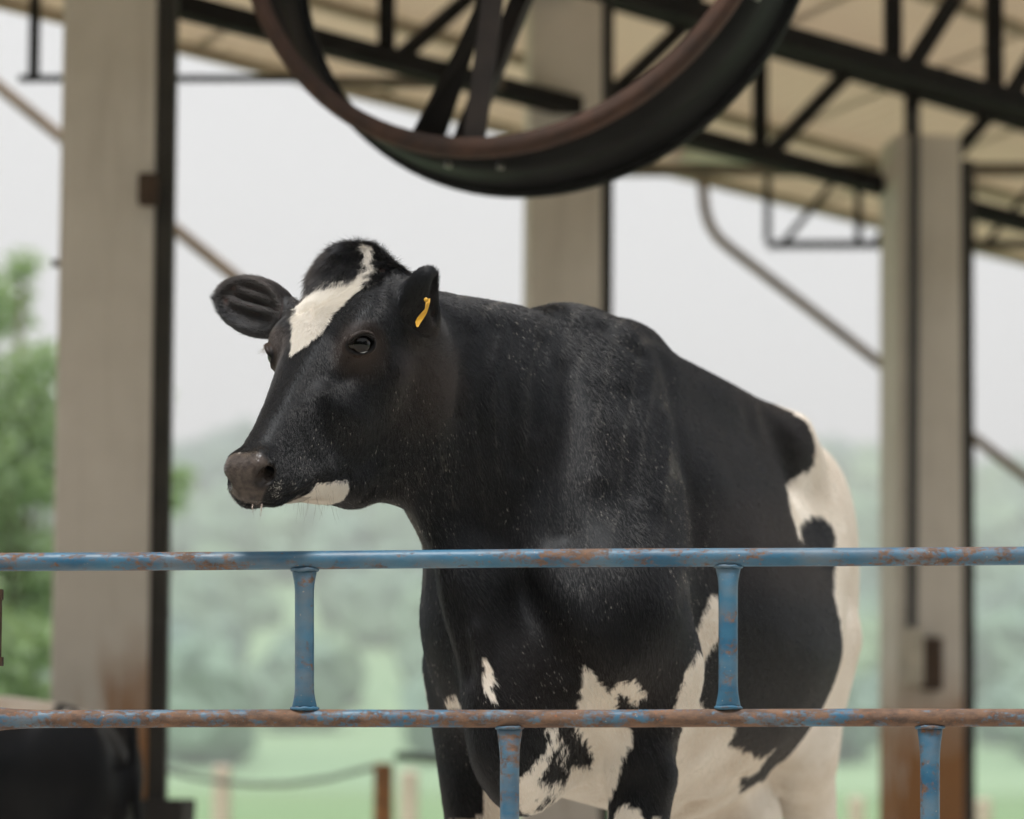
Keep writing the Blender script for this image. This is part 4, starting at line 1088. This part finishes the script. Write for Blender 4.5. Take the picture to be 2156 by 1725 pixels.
# sweat-darkened, streaky hair on the neck
nx = ROOT @ V(.95, -.30, .04)
st_ = np.sin(nx*310 + .8*np.sin(ROOT[:, 2]*9)) + np.sin(nx*183 + 1.3 + .7*np.sin(ROOT[:, 2]*6 + 1)) + .8*np.sin(nx*467 + 4) + .5*sinnoise(ROOT, 20, 31)
st_ = np.clip(st_ - .9, 0, 1)*np.clip((z_ - .85)/.15, 0, 1)*np.clip((.42 - s_)/.2, 0, 1)*(~hd)*RNG.uniform(.3, 1, N_FUR)
grow('fur', ROOT, (d0, d1, RN_), L_, R_, wh_, br_*.8, mat=FUR, curl=.35, light=st_*.09)
# dusty flakes and sun-bleached hairs over neck, cheek and chest
m_ = (~wh_) & (((s_ < .45) & (z_ > .6) & ~hd) | (hd & (u_ > .12) & (w_ < -.06)))
cand_ = np.nonzero(m_ & (sinnoise(ROOT, 30, 41) + .5*sinnoise(ROOT, 90, 42) > .05))[0]
idx = RNG.choice(cand_, 1500, replace=False, p=(lambda w: w/w.sum())(1/wt[pk[cand_]]))
grow('dust_flakes', ROOT[idx] + RN_[idx]*.0035, (d0[idx], d1[idx], RN_[idx]), RNG.uniform(.0015, .006, len(idx)), RNG.uniform(.00018, .00045, len(idx)), np.zeros(len(idx)), np.zeros(len(idx)), mat=FUR, curl=.3, light=RNG.uniform(.5, 1, len(idx)))
# whiskers under the chin and on the lips, eyelashes
wr = []; wd = []; wlen = []
ok_ = np.nonzero(hd & (u_ > .36) & (w_ < -.075) & (np.abs(v_) < .055))[0]
for i in RNG.choice(ok_, 46, replace=False):
    wr.append(ROOT[i]); wd.append(nrm(RN_[i]*.6 + V(0, 0, -1.0) + RNG.normal(size=3)*.22)); wlen.append(RNG.uniform(.008, .036))
for E_, n_, e1_, e2_ in EYES[:2]:
    for a in np.linspace(-1.0, 1.0, 26):
        p = E_ + e1_*(.0205*math.sin(a)) + e2_*(.0145*math.cos(a)) + n_*.0055
        wr.append(p); wd.append(nrm(n_*.9 + e2_*.15 + e1_*math.sin(a)*.5 + V(0, 0, -.25) + RNG.normal(size=3)*.1)); wlen.append(RNG.uniform(.010, .018))
wr, wd, wlen = np.array(wr), np.array(wd), np.array(wlen)
grow('whiskers', wr, (wd, RNG.normal(size=wd.shape)*.2 + V(0, 0, -.3), wd*0), wlen, np.full(len(wr), .00012), np.zeros(len(wr)), np.full(len(wr), .6), mat=FUR, curl=.5)
# dried crust beside the nostril and wisps of saliva
cr = []
for u0, v0, w0, rad, cnt_ in ((.482, .047, -.062, .009, 130), (.488, .040, -.071, .007, 60), (.487, -.038, -.066, .010, 120)):
    c = HO + HF*u0 + HL*v0 + HD*w0; near = np.nonzero(((P - c)**2).sum(1) < (rad*1.5)**2)[0]
    if len(near): cr.append(RNG.choice(near, cnt_, p=(lambda d: d/d.sum())(np.exp(-((P[near] - c)**2).sum(1)/(rad*.8)**2))))
cr = np.concatenate(cr)
fd = RNG.normal(size=(len(cr), 3)) + V(0, 0, -1); fd -= NRM[cr]*(fd*NRM[cr]).sum(1)[:, None]; fd /= np.linalg.norm(fd, axis=1)[:, None]
grow('dried_crust', P[cr] + RNG.normal(size=(len(cr), 3))*.0015 + NRM[cr]*.0012, (fd, fd*.1, NRM[cr]), RNG.uniform(.0008, .0026, len(cr)), RNG.uniform(.00014, .00034, len(cr)), RNG.uniform(.3, .9, len(cr)), np.zeros(len(cr)), mat=FUR, curl=.2)
sv = Nt('saliva'); sv.set(Base_Color=(.70, .58, .52), Roughness=.15, Transmission_Weight=.55)
sal = Mb()
for px, py, ln, rr in ((531, 1070, .008, .0008), (551, 1069, .013, .0009), (549, 1069, .024, .0004)):
    p = at(px, py, 3.742); sal.tube([p + V(0, .006, .006), p, p + V(random.uniform(-.003, .003), 0, -ln*.5), p + V(random.uniform(-.005, .003), 0, -ln)], [rr*1.3, rr, rr*.5, rr*.12], 7)
sal.build('saliva', sv.m, cow, True)

# ear tag
ye = Nt('tag_plastic'); ye.set(Base_Color=(.62, .34, .03), Roughness=.35); YEL = ye.m
def tagmesh():
    pts = [(901, 630, .006), (900, 640, .006), (898, 650, .005), (893, 657, .009), (888, 665, .0125), (883, 674, .0115), (880, 683, .006), (879, 689, .002)]
    b = Mb(); pp = []
    Yt = TAG_Y
    for i, (x, y, w) in enumerate(pts):
        c = at(x, y, Yt - .004*math.sin(i*.9)); pp += [c + V(.75, -.35, .25)*w*.8, c - V(.75, -.35, .25)*w*.8]
    m = len(pts); vv = pp + [p + V(.35, .85, .1)*.0018 for p in pp]; o = 2*m; f = []
    for i in range(m-1):
        a = 2*i; f += [(a, a+1, a+3, a+2), (o+a+2, o+a+3, o+a+1, o+a), (a+2, o+a+2, o+a, a), (a+1, o+a+1, o+a+3, a+3)]
    f += [(0, o, o+1, 1), (2*m-1, o+2*m-1, o+2*m-2, 2*m-2)]
    return b.put(vv, f)
TAG_Y = float(at(893, 660, 3.9)[1]) - .048
et = tagmesh().build('ear_tag', YEL, smooth=False, bevel=.0006)
tag(et, 'bent yellow plastic tag in the cow\'s near ear', 'ear tag')
Mb().lathe(at(898, 632, TAG_Y - .006), V(-.3, -.95, 0), [(0, .0), (0, .0036), (.003, .0036), (.003, .0)], 16).build('stud', YEL, et, True)

# ------------------------------------------------------------------ a second animal, out of focus at the lower left
def calf_field():
    f = Field(); c = at(238, 1650, 6.55); c = V(c[0], c[1], 0); yaw = math.radians(78)
    F_ = V(-math.sin(yaw), math.cos(yaw), 0); L_2 = V(-F_[1], F_[0], 0)
    T = lambda s, l, z: c + F_*s + L_2*l + V(0, 0, z)
    R = np.stack([F_, L_2, V(0, 0, 1)], 1)
    f.loft(c, R, [(-.05, .62, .44, .09, .5, 2.0), (.03, .735, .38, .145, .5, 2.0), (.12, .775, .35, .165, .5, 2.0), (.30, .80, .33, .185, .5, 2.0), (.55, .805, .31, .185, .48, 2.0), (.8, .80, .34, .155, .5, 2.0), (.95, .79, .42, .10, .5, 2.0)], k=.04, round_=.06)
    for sd in (1, -1):
        f.ell(T(.08, sd*.12, .58), (.12, .075, .18), R, k=.05)
        f.cone(T(.06, sd*.12, .46), T(-.02, sd*.115, .27), .062, .035, k=.04); f.cone(T(-.02, sd*.115, .28), T(.02, sd*.115, .03), .03, .032, k=.02)
        f.cone(T(.8, sd*.10, .45), T(.82, sd*.10, .03), .055, .03, k=.04)
    f.cone(T(.9, 0, .66), T(1.15, 0, .62), .12, .085, k=.06); f.cone(T(1.15, 0, .62), T(1.36, 0, .50), .085, .05, k=.04)
    for sd in (1, -1): f.ell(T(1.13, sd*.12, .66), (.025, .06, .04), R, k=.02)
    f.cone(T(-.055, .01, .72), T(-.09, .02, .36), .018, .014, k=.02)
    return f, c, F_, L_2
cf, cc, cF, cL = calf_field()
pv, pq = polygonise(cf, np.arange(cc[0] - 1.6, cc[0] + .25, .014), np.arange(cc[1] - .45, cc[1] + .75, .014), np.arange(-.03, .95, .014))
qq = pv - cc; cl, cz, cs2 = qq @ cL, qq[:, 2], qq @ cF
jn = sinnoise(pv, 40, 5)*.02
cw2 = ((cz + jn*1.5 > .748) & (cs2 > .07) & ~((np.abs(cs2 - .12 + jn) < .03) & (cz < .79))) | (cz + jn < .33)
nC = len(pv)
calf = add('calf', smooth_mesh('calf', pv, pq, cow.data.materials[0], dict(white=cw2.astype(float), skin=np.zeros(nC), brown=np.zeros(nC), ear=np.zeros(nC), dark=np.zeros(nC))))
tag(calf, 'black calf with a pale back standing before the nearest pillar', 'calf')
